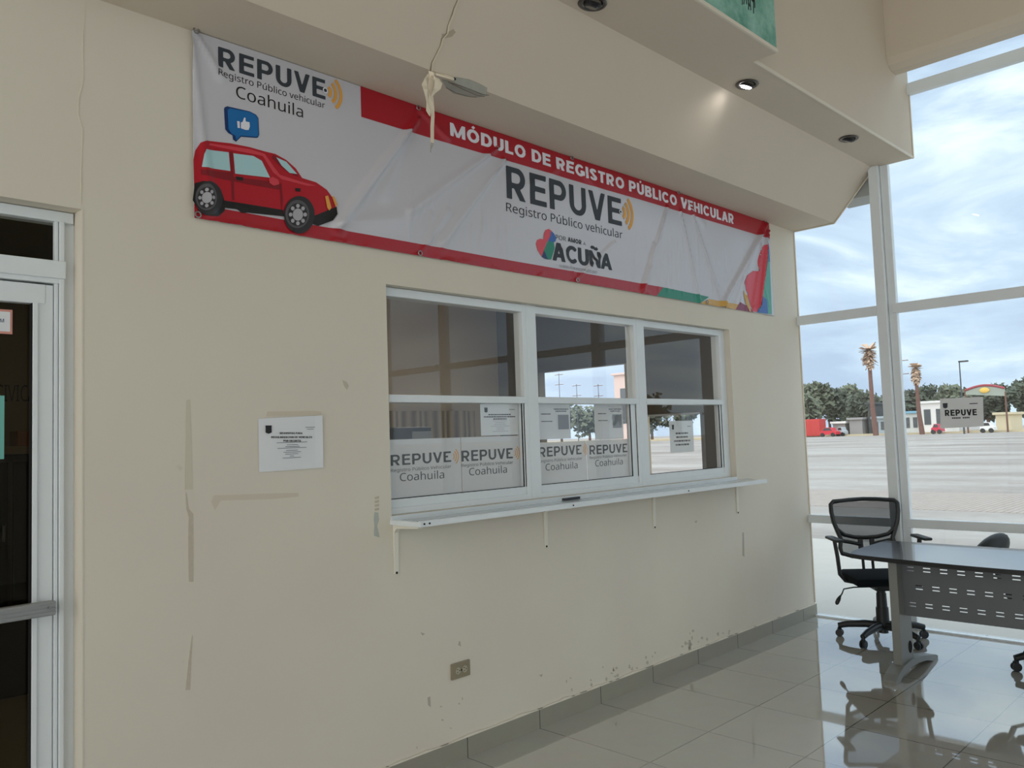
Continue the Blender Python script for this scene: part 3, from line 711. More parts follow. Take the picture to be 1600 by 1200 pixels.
# paper notices
def bars(mb, rows, y):
    for x0, x1, z, h in rows: flatpoly(mb, [(x0, z), (x1, z), (x1, z+h), (x0, z+h)])
    return warp(mb, lambda x, z: (x, y, z))
def wordrow(x0, x1, z, h, rnd):
    out = []; x = x0
    while x < x1-.004:
        w_ = rnd.uniform(.4, 1.3)*h*2.2; out.append((x, min(x+w_, x1), z, h)); x += w_+h*.45
    return out
def crest(mb, cx, cz, w_, h):
    flatpoly(mb, [(cx-w_/2, cz+h/2), (cx+w_/2, cz+h/2), (cx+w_/2*.88, cz+h*.3), (cx+w_/2*.9, cz-h*.35), (cx, cz-h/2), (cx-w_/2*.9, cz-h*.35), (cx-w_/2*.88, cz+h*.3)])
def notice(o, x0, x1, z0, z1, y, style, seed=1):
    rnd = random.Random(seed); w_ = x1-x0; h = z1-z0; cx = (x0+x1)/2
    t = MB(); crest(t, x0+w_*.14, z1-h*.2, w_*.09, h*.16); warp(t, lambda x, z: (x, y, z)); t.build('crest_mark', 'ink', o, rec=False)
    rows = []
    rows += wordrow(x1-w_*.25, x1-w_*.1, z1-h*.19, h*.02, rnd)
    if style == 'small':
        for k in range(3): q = (.30, .42, .18)[k]; rows += wordrow(cx-w_*q, cx+w_*q, z1-h*(.36+.07*k), h*.035, rnd)
    if style == 'big':
        for k in range(4): q = (.26, .24, .34, .28)[k]; rows += wordrow(cx-w_*q, cx+w_*q, z1-h*(.42+.12*k), h*.05, rnd)
    if rows: bars(MB(), [], y)
    b_ = MB(); bars(b_, rows, y); b_.build('printed_lines', 'ink', o, rec=False)
    if style == 'small':
        r2 = []
        for k in range(7): q = rnd.uniform(.1, .28); r2 += [(cx-w_*q, cx+w_*q, z1-h*(.55+.055*k), h*.008)]
        b_ = MB(); bars(b_, r2, y); b_.build('fine_print', 'inklight', o, rec=False)
def nsheet(x0, x1, z0, z1, label, style, seed, y=FY, m='paper'):
    o = sheet('paper_notice', x0, x1, z0, z1, m, label, 'notice', 'paper notices taped inside the windows', y)
    notice(o, x0, x1, z0, z1, y-.001, style, seed); return o
nsheet(-3.595, -3.31, 1.562, 1.732, 'white printed notice in the first window, above the frosted sheets', 'small', 4)
nsheet(-1.845, -1.552, 1.404, 1.622, 'white notice with bold lines alone in the third window', 'big', 5)
for (x0, x1, z0, lab, sd) in ((-3.16, -2.872, 1.53, 'translucent notice with a dark square, upper left of the second window', 1), (-2.645, -2.36, 1.515, 'translucent notice with a dark square, upper right of the second window', 2)):
    o = sheet('paper_notice', x0, x1, z0, 1.732, 'film', lab, 'notice', 'paper notices taped inside the windows')
    w_ = x1-x0; t = MB(); bars(t, [(x0+w_*.62, x0+w_*.95, 1.585, .085)], FY-.001); t.build('dark_square', 'inklight', o, rec=False)
    rows = wordrow(x0+w_*.5, x0+w_*.95, 1.70, .006, random.Random(sd))+wordrow(x0+w_*.55, x0+w_*.9, 1.688, .006, random.Random(sd))+wordrow(x0+w_*.12, x0+w_*.4, 1.672, .006, random.Random(sd))+wordrow(x0+w_*.12, x0+w_*.45, 1.63, .005, random.Random(sd))
    t = MB(); bars(t, rows, FY-.001); t.build('printed_lines', 'inkgrey', o, rec=False)

#BANNER
# ================================================================== the vinyl banner
def bxz(u, v): p_ = onplane(u, v, 1, -.012); return (p_.x, p_.z)
def ridge(a, b, w_, amp, taper=True):
    a = bxz(*a); b = bxz(*b); return (a[0], a[1], b[0], b[1], w_, amp, taper)
RID = [ridge((652, 185), (528, 352), .030, .018), ridge((640, 200), (600, 300), .04, .005), ridge((775, 232), (640, 330), .028, .013), ridge((788, 250), (690, 380), .026, .013),
       ridge((530, 350), (630, 340), .05, .005), ridge((1196, 350), (1128, 478), .030, .022), ridge((1194, 345), (1150, 470), .02, .008), ridge((1042, 322), (1003, 452), .018, .013), ridge((1062, 325), (1092, 470), .016, .010),
       ridge((1080, 330), (1130, 478), .018, .011), ridge((1020, 380), (1005, 455), .014, .008), ridge((1200, 360), (1186, 480), .016, .016), ridge((1190, 380), (1176, 480), .014, .010),
       ridge((1058, 300), (1100, 350), .03, .003), ridge((893, 250), (830, 290), .03, .002), ridge((893, 250), (940, 300), .03, .002), ridge((300, 60), (330, 330), .02, .006), ridge((304, 48), (345, 120), .02, .007),
       ridge((660, 390), (700, 330), .02, .006), ridge((900, 436), (960, 380), .02, .006), ridge((900, 436), (880, 390), .015, .005), ridge((655, 170), (700, 215), .02, .006)]
rnd = random.Random(5)
for i in range(26):
    u = rnd.uniform(640, 830); RID.append(ridge((u, 300+(u-700)*.25+rnd.uniform(0, 40)), (u-rnd.uniform(0, 12), 385+(u-700)*.17), .009, rnd.uniform(.001, .0028)))
for i in range(34):
    u = rnd.uniform(950, 1190); v0 = 340+(u-950)*.2; RID.append(ridge((u, v0+rnd.uniform(0, 40)), (u+rnd.uniform(-8, 12), v0+rnd.uniform(75, 105)), .009, rnd.uniform(.0015, .004)))
for i in range(60):
    u = rnd.uniform(320, 1200); v = 348+(u-306)*.166-6; RID.append(ridge((u-rnd.uniform(4, 12), v+rnd.uniform(-3, 3)), (u+rnd.uniform(2, 10), v+rnd.uniform(-5, 5)), .007, rnd.uniform(.001, .003)))
BX0, BX1 = -5.178, -.440; BZ0, BZ1 = 2.446, 3.203
_cache = {}
def disp(x, z):
    k = (round(x, 4), round(z, 4))
    if k in _cache: return _cache[k]
    s = .010+.003*math.sin(x*2.3)+.002*math.sin(x*5.1+z*4)
    for ax, az, bx_, bz_, w_, amp, tp in RID:
        if x < min(ax, bx_)-.12 or x > max(ax, bx_)+.12: continue
        dx, dz = bx_-ax, bz_-az; L2 = dx*dx+dz*dz; t = ((x-ax)*dx+(z-az)*dz)/L2; tc_ = min(1, max(0, t))
        d2 = (x-ax-tc_*dx)**2+(z-az-tc_*dz)**2
        ww = w_*(.45+.9*tc_) if tp else w_
        s += 1.9*amp*math.exp(-d2/(2*(ww*.48)**2))*(1-.25*tc_)
    s = max(.003, s); _cache[k] = s; return s
def edgez(x, z):
    """scalloped outline between the ties"""
    return z
banner = thing('vinyl_banner', 'long white and red printed banner hung above the service windows', 'banner', (-2.8, 0, 2.45))
G = .0125
def cutgrid(bm, g=G):
    xs = [v.co.x for v in bm.verts]; zs = [v.co.z for v in bm.verts]
    x = math.floor(min(xs)/g)*g+g
    while x < max(xs)-1e-6:
        bmesh.ops.bisect_plane(bm, geom=bm.verts[:]+bm.edges[:]+bm.faces[:], plane_co=(x, 0, 0), plane_no=(1, 0, 0)); x += g
    z = math.floor(min(zs)/g)*g+g
    while z < max(zs)-1e-6:
        bmesh.ops.bisect_plane(bm, geom=bm.verts[:]+bm.edges[:]+bm.faces[:], plane_co=(0, 0, z), plane_no=(0, 0, 1)); z += g
def onbanner(mb, name, m, layer, parent=banner, g=G, smooth=True, cut=True):
    if cut: cutgrid(mb.bm, g)
    for f in mb.bm.faces:
        if f.normal.y > 0: f.normal_flip()
    bmesh.ops.triangulate(mb.bm, faces=[f for f in mb.bm.faces if len(f.verts) > 4])
    for v in mb.bm.verts: v.co.y = -(disp(v.co.x, v.co.z)+layer*.0013)
    bmesh.ops.remove_doubles(mb.bm, verts=mb.bm.verts[:], dist=1e-5)
    for f in mb.bm.faces: f.normal_update()
    fl = [f for f in mb.bm.faces if f.normal.y > 0]
    if fl: bmesh.ops.reverse_faces(mb.bm, faces=fl)
    o = mb.build(name, m, parent, rec=False)
    if smooth:
        for p_ in o.data.polygons: p_.use_smooth = True
    return o
b0 = MB(); flatpoly(b0, [(BX0, BZ0), (BX1, BZ0), (BX1, BZ1), (BX0, BZ1)])
vs = onbanner(b0, 'vinyl_sheet', 'banner_w', 0)
md = vs.modifiers.new('thick', 'SOLIDIFY'); md.thickness = .001; md.offset = -1
P = lambda *a: [bxz(u, v) for u, v in a]
RZ = bxz(565, 183)[1]
RZ1 = bxz(1201, 372)[1]
xR = bxz(563, 133)[0]
t = MB(); flatpoly(t, [(xR, RZ), (BX1, RZ1), (BX1, BZ1), (xR, BZ1)]); onbanner(t, 'red_band', 'banner_r', 1)
bl = bxz(301, 318)[1]; br_ = bxz(1036, 449); bb = bxz(1026, 462)
t = MB(); flatpoly(t, [(BX0, BZ0), (bb[0], BZ0), br_, (BX0, bl)]); onbanner(t, 'red_band', 'banner_r', 1)
def zat(u): return bxz(u, 449+(u-1036)*.172)[1]
g1 = bxz(1108, 465); g2 = bxz(1090, 477)
t = MB(); flatpoly(t, [(bb[0], BZ0), (g2[0]+.03, BZ0), (g1[0], g1[1]+.005), br_]); onbanner(t, 'green_stripe', 'pr_green', 1)
g3 = bxz(1165, 477)
t = MB(); flatpoly(t, [(g2[0]+.03, BZ0), (bxz(1150, 480)[0], BZ0), (g3[0], g3[1]-.002), (g1[0], g1[1]-.01)]); onbanner(t, 'gold_stripe', 'pr_gold', 1)
t = MB(); flatpoly(t, [(bxz(1150, 480)[0], BZ0), (bxz(1178, 480)[0], BZ0), bxz(1172, 480), bxz(1157, 472)]); onbanner(t, 'purple_stripe', 'pr_purple', 2)
# large half heart at the right edge
t = MB(); flatpoly(t, [bxz(1176, 486)]+[(bxz(1165, 430)[0]-.0, bxz(1163, 452)[1])]+P((1164, 442), (1168, 430), (1177, 423), (1184, 424), (1184, 408), (1188, 391), (1194, 383), (1199.5, 382), (1200, 400), (1197, 425), (1190, 458), (1185, 488))); onbanner(t, 'heart_mark', 'pr_pink', 2)
t = MB(); flatpoly(t, P((1199.8, 383), (1201.5, 383), (1203.5, 430), (1205.8, 491), (1183.5, 488.5), (1189, 462), (1196, 432), (1200.2, 405))); onbanner(t, 'heart_mark', 'pr_teal', 3)
t = MB(); flatpoly(t, P((1190, 462), (1198, 468), (1200, 490.5), (1183.5, 488))); onbanner(t, 'heart_mark', 'pr_blue2', 4)
t = MB(); flatpoly(t, P((1200.6, 384), (1202, 384), (1203, 410), (1201, 408))); onbanner(t, 'heart_mark', 'pr_blue2', 4)
t = MB(); flatpoly(t, P((1162, 452), (1164.5, 458), (1169, 466), (1174, 487), (1171, 486), (1166, 475), (1163, 462))); onbanner(t, 'heart_mark', 'pr_gold', 3)
def bcaps(body, u0, v0, u1, v1, h0, h1, m, layer, w=.22, gap=.12, res=.05, space=.36):
    a, b = bxz(u0, v0), bxz(u1, v1); a2 = bxz(u0, v0-h0); b2 = bxz(u1, v1-h1); t = MB()
    caps_on(t, body, a[0], b[0], a[1], b[1], a2[1]-a[1], b2[1]-b[1], w, gap, res, space)
    return onbanner(t, 'lettering', m, layer, cut=False)
def btext(body, u0, v0, u1, v1, h0, h1, m, layer, bold=0, spacing=1, name='lettering'):
    a, b = bxz(u0, v0), bxz(u1, v1); a2 = bxz(u0, v0-h0); b2 = bxz(u1, v1-h1); t = MB()
    text_on(t, body, None, a[0], b[0], a[1], b[1], a2[1]-a[1], bold, spacing, b2[1]-b[1])
    return onbanner(t, name, m, layer)
bcaps('M\u00d3DULO DE REGISTRO P\u00daBLICO VEHICULAR', 704, 211.5, 1147, 350.5, 20.5, 15, 'pr_w', 2, .25, .10, .05)
bcaps('REPUVE', 341, 103.5, 508, 156.5, 31, 30.5, 'inkgrey', 1, .21, .13, .035)
btext('Registro P\u00fablico vehicular', 340, 117.5, 507, 170, 10.3, 9.5, 'prblack', 1, 0)
btext('Coahuila', 369, 152, 473, 184.5, 18.5, 17.5, 'prblack', 1, 0)
bcaps('REPUVE', 792.6, 309, 972, 353.5, 50.5, 42, 'inkgrey', 1, .20, .13, .03)
btext('Registro P\u00fablico vehicular', 791.9, 329.6, 973, 373, 13.5, 12, 'prblack', 1, 0)
btext('POR', 868.9, 373.6, 884.5, 377.3, 7.2, 7, 'prblack', 1, 0)
bcaps('AMOR', 887.5, 377.3, 909, 382.4, 7.2, 7, 'prblack', 1, .25, .1, .08)
btext('A', 911.3, 382.6, 915.6, 383.5, 5, 5, 'inklight', 1, 0)
bcaps('ACU\u00d1A', 864, 406.5, 956.5, 422.5, 29, 24, 'inkgrey', 1, .24, .02, .035)
btext('GOBIERNO MUNICIPAL 2025-2027', 874.4, 417.5, 933, 428, 4.2, 4, 'inklight', 1, .0)
def bwaves(u, v, rad, w_, m='orange'):
    cx, cz = bxz(u, v); t = MB()
    for r_ in rad: arc(t, cx, cz, r_, w_, -50, 50, 10)
    onbanner(t, 'wave_mark', m, 2)
    t = MB(); flatpoly(t, ellipse(cx, cz, .013, .013, 16)); onbanner(t, 'dot_mark', 'pr_w', 3)
    t = MB(); flatpoly(t, ellipse(cx, cz, .008, .008, 16)); onbanner(t, 'dot_mark', 'inkgrey', 4)
bwaves(507, 142, (.028, .056, .084), .016)
bwaves(969, 331, (.045, .085, .125), .024)
# small heart mark left of the lower words
H = lambda *a: [bxz(820+u/10.667, 350+v/10.667) for u, v in a]
t = MB(); flatpoly(t, H((285, 540), (215, 430), (190, 330), (210, 265), (260, 245), (310, 255), (320, 160), (345, 100), (400, 80), (440, 110), (435, 200), (365, 300), (320, 430))); onbanner(t, 'heart_mark', 'pr_pink', 2)
t = MB(); flatpoly(t, H((440, 110), (490, 165), (520, 235), (510, 290), (475, 310), (385, 300), (415, 215))); onbanner(t, 'heart_mark', 'pr_blue2', 2)
t = MB(); flatpoly(t, H((385, 285), (480, 305), (495, 400), (440, 590), (380, 590), (320, 450))); onbanner(t, 'heart_mark', 'pr_green', 3)
t = MB(); flatpoly(t, H((285, 545), (322, 440), (350, 500), (390, 590), (340, 580))); onbanner(t, 'heart_mark', 'blue_d', 3)
# speech bubble with a raised thumb
T1 = lambda *a: [bxz(330+u/15, 150+v/15) for u, v in a]
t = MB(); flatpoly(t, T1((300, 300), (320, 260), (380, 240), (900, 360), (1050, 440), (1105, 520), (1125, 900), (1100, 970), (1060, 985), (700, 955), (580, 1075), (510, 1020), (500, 920), (400, 870), (330, 780))); onbanner(t, 'speech_bubble', 'blue_d', 1)
t = MB(); flatpoly(t, T1((380, 330), (440, 290), (900, 380), (1040, 460), (1090, 530), (1108, 900), (1085, 950), (1040, 960), (690, 930), (590, 1040), (560, 930), (470, 880), (400, 770))); onbanner(t, 'speech_bubble', 'blue', 2)
t = MB(); flatpoly(t, T1((600, 590), (662, 600), (668, 755), (612, 752))); flatpoly(t, T1((688, 625), (730, 610), (765, 512), (795, 512), (800, 600), (890, 620), (898, 720), (870, 800), (800, 800), (690, 760))); onbanner(t, 'thumb_mark', 'pr_w', 3)
# red car illustration
K = lambda *a: [bxz(280+u/3, 20+v/3) for u, v in a]
t = MB(); flatpoly(t, K((65, 690), (75, 645), (98, 610), (130, 600), (240, 612), (330, 630), (400, 650), (450, 662), (500, 690), (545, 730), (575, 775), (640, 795), (690, 830), (715, 865), (735, 920), (640, 962), (620, 1000), (490, 955), (300, 935), (210, 900), (180, 880), (70, 880))); onbanner(t, 'printed_car', 'car_red', 2)
t = MB(); flatpoly(t, K((100, 735), (240, 750), (250, 770), (420, 790), (470, 800), (470, 830), (300, 800), (100, 760))); flatpoly(t, K((440, 665), (500, 700), (560, 770), (540, 765), (490, 735), (430, 680)))
flatpoly(t, K((236, 650), (248, 650), (258, 880), (246, 878))); flatpoly(t, K((470, 800), (478, 800), (486, 880), (478, 930))); onbanner(t, 'printed_car', 'car_dark', 3)
t = MB(); flatpoly(t, K((140, 612), (330, 640), (400, 662), (440, 720), (470, 760), (560, 790), (640, 812), (600, 812), (480, 782), (440, 750), (390, 672), (140, 622))); onbanner(t, 'printed_car', 'car_hi', 3)
t = MB(); flatpoly(t, K((122, 642), (230, 655), (238, 743), (103, 724), (112, 665))); flatpoly(t, K((252, 660), (345, 672), (385, 695), (424, 774), (260, 755))); flatpoly(t, K((452, 678), (500, 700), (550, 757), (515, 752), (478, 718))); onbanner(t, 'car_glass', 'car_glass', 4)
t = MB(); flatpoly(t, K((200, 880), (300, 895), (485, 925), (490, 955), (320, 938), (290, 940), (270, 922), (205, 915))); flatpoly(t, K((625, 955), (735, 910), (737, 945), (715, 975), (650, 1000), (620, 990))); flatpoly(t, K((262, 768), (298, 772), (296, 788), (266, 784))); flatpoly(t, K((540, 822), (566, 824), (566, 840), (544, 838)))
flatpoly(t, K((60, 880), (70, 800), (110, 790), (160, 800), (200, 850), (214, 900), (210, 930), (180, 955), (130, 952), (90, 930))); onbanner(t, 'car_trim', 'prblack', 4)
t = MB(); flatpoly(t, K((418, 780), (435, 770), (462, 785), (466, 805), (440, 812), (420, 800))); onbanner(t, 'printed_car', 'car_hi', 5)
def kell(mb, cu, cv, ru, rv, n=26): flatpoly(mb, K(*[(cu+ru*math.cos(2*math.pi*i/n), cv+rv*math.sin(2*math.pi*i/n)) for i in range(n)]))
for wn, (au, av, a1, a2), (bu, bv, b1, b2), (cu, cv, c1, c2), r_ in (('rear', (135, 872, 66, 80), (122, 866, 50, 62), (122, 870, 41, 50), 1), ('front', (560, 948, 72, 88), (550, 945, 56, 66), (551, 948, 46, 54), 1.1)):
    t = MB(); kell(t, au, av, a1, a2); wo_ = onbanner(t, 'printed_'+wn+'_wheel', 'tyre', 5)
    t = MB(); kell(t, bu, bv, b1, b2); onbanner(t, 'tyre_highlight', 'tyre_hi', 6, wo_)
    t = MB(); kell(t, cu, cv, c1, c2); onbanner(t, 'tyre_inner', 'tyre', 7, wo_)
    t = MB(); kell(t, cu, cv, 22*r_, 26*r_)
    for k in range(8):
        a = k*math.pi/4; kell(t, cu+31*r_*math.cos(a), cv+37*r_*math.sin(a), 8*r_, 9*r_, 8)
    onbanner(t, 'wheel_rim', 'rim', 8, wo_)
t = MB(); flatpoly(t, K((680, 862), (694, 858), (710, 915), (700, 928), (690, 915))); flatpoly(t, K((712, 862), (722, 862), (737, 900), (730, 912))); onbanner(t, 'car_lamp', 'orange', 5)
# eyelets
for u, v in ((304, 50), (653, 169), (893, 247), (1058, 301), (1197, 349), (308, 336), (655, 396), (900, 438), (1104, 472)):
    x, z = bxz(u, v); y = -(disp(x, z)+.007)
    MB().tube([(x+.011*math.cos(a), y-.001, z+.011*math.sin(a)) for a in [i*math.pi/7 for i in range(14)]], .003, n=6, closed=True).build('eyelet', 'steel', banner, smooth=True)

#WALLBITS
# ================================================================== things on the wall
nt2 = thing('paper_notice', 'white sheet with bold heading taped alone on the cream wall', 'notice', (-4.766, 0, 1.445))
pp = MB(); A_ = [(-4.912, 1.442), (-4.615, 1.447), (-4.616, 1.672), (-4.914, 1.661)]
for i in range(8):
    x0 = -4.914+.298*i/8; x1 = -4.914+.298*(i+1)/8; c = lambda x: -.003-.003*math.sin((x+4.914)/.298*math.pi)-(.004 if x > -4.64 else 0)
    zb = lambda x: 1.4425+.004*(x+4.914)/.298; zt = lambda x: 1.660+.012*(x+4.914)/.298
    pp.prism([(x0, c(x0), zb(x0)), (x1, c(x1), zb(x1)), (x1, c(x1), zt(x1)), (x0, c(x0), zt(x0))], (0, .001, 0))
pp.build('sheet', 'paper', nt2)
Y2 = -.0082
t = MB()
def npx(body, u0, v0, u1, h, b, mb): # crop coordinates 8.573x of (380,620)
    f_ = lambda u, v: (380+u/8.573, 620+v/8.573); a = f_(u0, v0); c_ = f_(u1, v0); caps_px(mb, body, a[0], a[1], c_[0], c_[1], h/8.573, h/8.573, -.009, .24, .10, .09)
npx('REQUISITOS PARA', 492, 500, 795, 25, 0, t); npx('REGULARIZACION DE VEHICULOS', 378, 553, 925, 25, 0, t); npx('POR DECRETO', 540, 602, 775, 25, 0, t)
warp(t, lambda x, z: (x, -.0085, z)); t.build('lettering', 'ink', nt2, rec=False)
t = MB(); cx_, cz_ = wpt(419.7, 671.3, -.008); crest(t, cx_, cz_, .03, .034); warp(t, lambda x, z: (x, -.0085, z)); t.build('crest_mark', 'ink', nt2, rec=False)
t = MB(); rows = []
for (u0, u1, v) in ((835, 960, 412), (855, 945, 437), (450, 860, 620), (585, 735, 647), (565, 755, 672), (460, 850, 695), (575, 735, 722), (540, 775, 748), (565, 740, 772), (625, 680, 797), (530, 775, 824)):
    a = wpt(380+u0/8.573, 620+v/8.573, -.009); b = wpt(380+u1/8.573, 620+v/8.573, -.009); rows.append((a[0], b[0], a[1], .0022))
bars(t, rows, -.0085); t.build('fine_print', 'inklight', nt2, rec=False)
# wall stains as pieces of the wall
def blot(name, m, pts, y=-.0012, parent=wall, jag=.0):
    rnd = random.Random(len(pts)*7+int(pts[0][0]))
    q = [onplane(u, v, 1, 0) for u, v in pts]; mb = MB()
    mb.prism([(p_.x+rnd.uniform(-jag, jag), y, p_.z+rnd.uniform(-jag, jag)) for p_ in q], (0, .001, 0)); return mb.build(name, m, parent)
blot('tape_residue', mat('faint_residue', srgb(204, 196, 177), .8, var=.03, vscale=40), [(291, 625), (297, 624), (299, 700), (301, 765), (289, 765), (290, 690)])
blot('tape_residue', 'stain', [(290, 768), (292, 772), (295, 795), (302, 803), (302, 840), (302, 909), (295, 909), (294, 840), (295, 808), (291, 795)])
blot('tape_residue', 'stain', [(300, 992), (301, 994), (299, 1030), (297, 1078), (290, 1078), (295, 1030)])
blot('filler_smear', 'stainlight', [(585, 800), (591, 801), (592, 812), (589, 822), (592, 834), (593, 840), (584, 837), (585, 822), (584, 810)])
for i in range(4): blot('scuff_mark', 'stain', [(585, 777+i*6), (592, 775+i*6), (592, 779+i*6), (586, 780+i*6)])
blot('scuff_mark', 'stain', [(535, 594), (541, 596), (545, 603), (542, 609), (538, 604)])
blot('scuff_mark', mat('faint_scuff', srgb(204, 194, 175), .8), [(418, 643), (490, 642), (502, 643), (502, 650), (480, 649), (416, 650)])
blot('scuff_mark', mat('faint_scuff_b', srgb(205, 195, 177), .8), [(330, 784), (334, 774), (420, 771), (466, 770), (467, 776), (425, 780), (345, 782), (336, 797)])
for p_ in ([(1076, 1000), (1079, 1000), (1081, 1030), (1077, 1032)], [(1160, 832), (1162, 832), (1163, 870), (1160, 868)], [(717, 1002), (719, 1002), (720, 1010), (716, 1008)], [(657, 988), (664, 990), (660, 993)], [(1085, 815), (1089, 813), (1088, 817)], [(668, 1090), (672, 1088), (673, 1105), (669, 1102)], [(842, 1055), (848, 1053), (846, 1058)]):
    blot('scuff_mark', mat('grey_scuff', srgb(176, 170, 156), .8), p_)
rnd = random.Random(21)
for (u0_, u1_, off_, nn) in ((945, 1030, 18, 16), (1060, 1150, 12, 10), (1070, 1085, 35, 5), (640, 760, 60, 6), (880, 960, 30, 6)):
    for k in range(nn):
        u = rnd.uniform(u0_, u1_); v = 942+(1274-u)*.375-rnd.uniform(2, off_); a_, b_ = rnd.uniform(.8, 2.2), rnd.uniform(.8, 3.5)
        blot('scuff_mark', MAT['scuff'], [(u-a_, v), (u, v-b_), (u+a_, v-b_*.3), (u+a_*.6, v+b_), (u-a_*.4, v+b_*.8)])
# hairline seams in the plaster
ck = MB(); prev = None; rnd = random.Random(2)
for i in range(14):
    u = 131-i*.35+rnd.uniform(-1.2, 1.2)-(6 if i in (6, 7) else 0); p_ = onplane(u, 8+i*24, 1, -.001)
    if prev: ck.tube([prev, p_], .0012 if i % 3 else .0022, n=4)
    prev = p_
ck.build('plaster_crack', 'trimwhite', wall)
sof = bpy.data.objects['ceiling_soffit']
def onslope(u, v, e=.001):
    d_ = ray(u, v); nrm = Vector((0, 1.0673, 1)); q = Vector((0, -.348, 3.205)); t_ = nrm.dot(q-CAM)/nrm.dot(d_); return CAM+d_*t_+Vector((0, -.73, -.68))*e
ck = MB(); pts = [onslope(*p_) for p_ in ((718, -8), (709, 12), (706, 22), (699, 40), (697, 52), (690, 60), (687, 72), (679, 88), (674, 98), (672, 112))]
ck.tube(pts, [.0012, .002, .0022, .001, .0018, .0022, .0012, .0015, .002, .003], n=5); ck.build('plaster_crack', 'crack', sof)
ck = MB(); pts = [onslope(u+2.5, v) for u, v in ((718, -8), (709, 12), (706, 22), (699, 40), (697, 52), (690, 60), (687, 72), (679, 88), (674, 98), (672, 112))]
ck.tube(pts, .0028, n=5); ck.build('lifted_paint_edge', 'peel', sof)
MB().prism([onslope(*p_) for p_ in ((690, 53), (697, 52), (708, 45), (712, 50), (706, 57), (697, 59), (690, 60))], (0, .0, -.001)).build('bare_patch', mat('faint_patch', srgb(176, 162, 142), .9), sof)
MB().prism([onslope(*p_, .003) for p_ in ((702, 124), (712, 120), (733, 124), (748, 130), (761, 137), (759, 148), (740, 141), (722, 134), (708, 128))], (0, .002, .002)).build('bare_patch', 'patch', sof)
zz = lambda u, v, z=3.2035: (lambda d_: CAM+d_*((z-CAM.z)/d_.z))(ray(u, v))
MB().prism([zz(*p_) for p_ in ((690, 124), (702, 127), (722, 134), (745, 143), (764, 149), (748, 152), (728, 151), (708, 146), (697, 137))], (0, 0, .001)).build('bare_patch', 'patch', sof)
ln = MB()
for a in (((700, 128), (722, 139), (745, 149), (757, 151)), ((697, 137), (712, 145), (733, 151), (745, 152)), ((705, 130), (730, 137), (752, 147), (764, 149))): ln.tube([zz(*p_, 3.2028) for p_ in a], .0016, n=4)
ln.build('torn_paper_edge', 'crack', sof)
# hanging paint flakes
pf = thing('peeling_paint', 'long cream strip of peeled paint dangling from the soffit edge', 'paint strip', (-4.235, -.345, 3.2))
def ribbon(px, w_, y=-.347, thick=.0025, curl=.02, seed=1):
    rnd = random.Random(seed); mb = MB(); ring = []
    for i, (u, v, ww) in enumerate(px):
        yy = y-curl*math.sin(i*.9+seed); c_ = onplane(u, v, 1, yy); ring.append((Vector((c_.x-ww/2, yy+rnd.uniform(-.006, .006), c_.z+rnd.uniform(-.004, .004))), Vector((c_.x+ww/2, yy+rnd.uniform(-.008, .008), c_.z+rnd.uniform(-.004, .004)))))
    for (a, b), (c_, d_) in zip(ring, ring[1:]):
        va = [mb.bm.verts.new(q) for q in (a, b, d_, c_)]; mb.bm.faces.new(va)
        vb = [mb.bm.verts.new(q+Vector((0, thick, 0))) for q in (a, b, d_, c_)]; mb.bm.faces.new(vb[::-1])
        for k in range(4): mb.bm.faces.new((va[k], vb[k], vb[(k+1) % 4], va[(k+1) % 4]))
    return mb
ribbon([(674, 112, .02), (675, 125, .03), (673, 140, .035), (674, 150, .03), (675, 165, .024), (676, 180, .022), (675.5, 200, .02), (675, 222, .018)], 0, seed=2, curl=.006).build('long_strip', 'peel', pf)
ribbon([(672, 116, .03), (667, 124, .03), (664, 132, .03), (664, 140, .022), (667, 148, .016), (669, 160, .018), (670, 172, .02), (672, 180, .006)], 0, y=-.352, seed=4, curl=.01).build('flake', 'peel', pf)
ribbon([(676, 118, .02), (682, 122, .035), (685, 130, .04), (684, 138, .034), (679, 143, .02), (676, 150, .01)], 0, y=-.356, seed=6, curl=.01).build('flake', 'peel', pf)
ribbon([(675, 221, .016), (674.5, 227, .010), (674, 232, .012), (673.8, 237, .003)], 0, seed=3, curl=.004).build('dirty_tip', 'patch', pf)
ft = MB(); ft.tube([onslope(678, 114, .012), onslope(688, 116, .016), onslope(697, 118, .016), onslope(705, 121, .012)], [(.012, .006), (.016, .006), (.018, .008), (.014, .008)], n=8); ft.build('curled_flap', 'peel', pf)
hk = onslope(707, 121, .014); MB().sphere(hk, .010, 1.2, .6, .7).build('dark_void', 'hole', pf)
# outlet
ot = thing('wall_outlet', 'beige duplex power outlet mounted sideways low on the wall', 'outlet', (-3.868, 0, .425))
MB().box(-3.928, -3.808, -.010, 0, .387, .463, bev=.003).build('cover_plate', 'plate', ot)
for dx in (-.022, .022):
    q = MB().cyl((-3.868+dx, -.009, .425), (-3.868+dx, -.0125, .425), .0165, n=20).build('socket', 'socket', ot)
    h_ = MB()
    for ax_, az_, w_, hh in ((-.004, .007, .008, .0025), (-.004, -.007, .007, .0025), (.009, 0, .004, .005)): h_.box(-3.868+dx+ax_-w_/2, -3.868+dx+ax_+w_/2, -.0135, -.012, .425+az_-hh/2, .425+az_+hh/2)
    h_.build('slots', 'hole', q)
MB().cyl((-3.868, -.0095, .425), (-3.868, -.0125, .425), .004, n=10).build('screw', 'hole', ot)

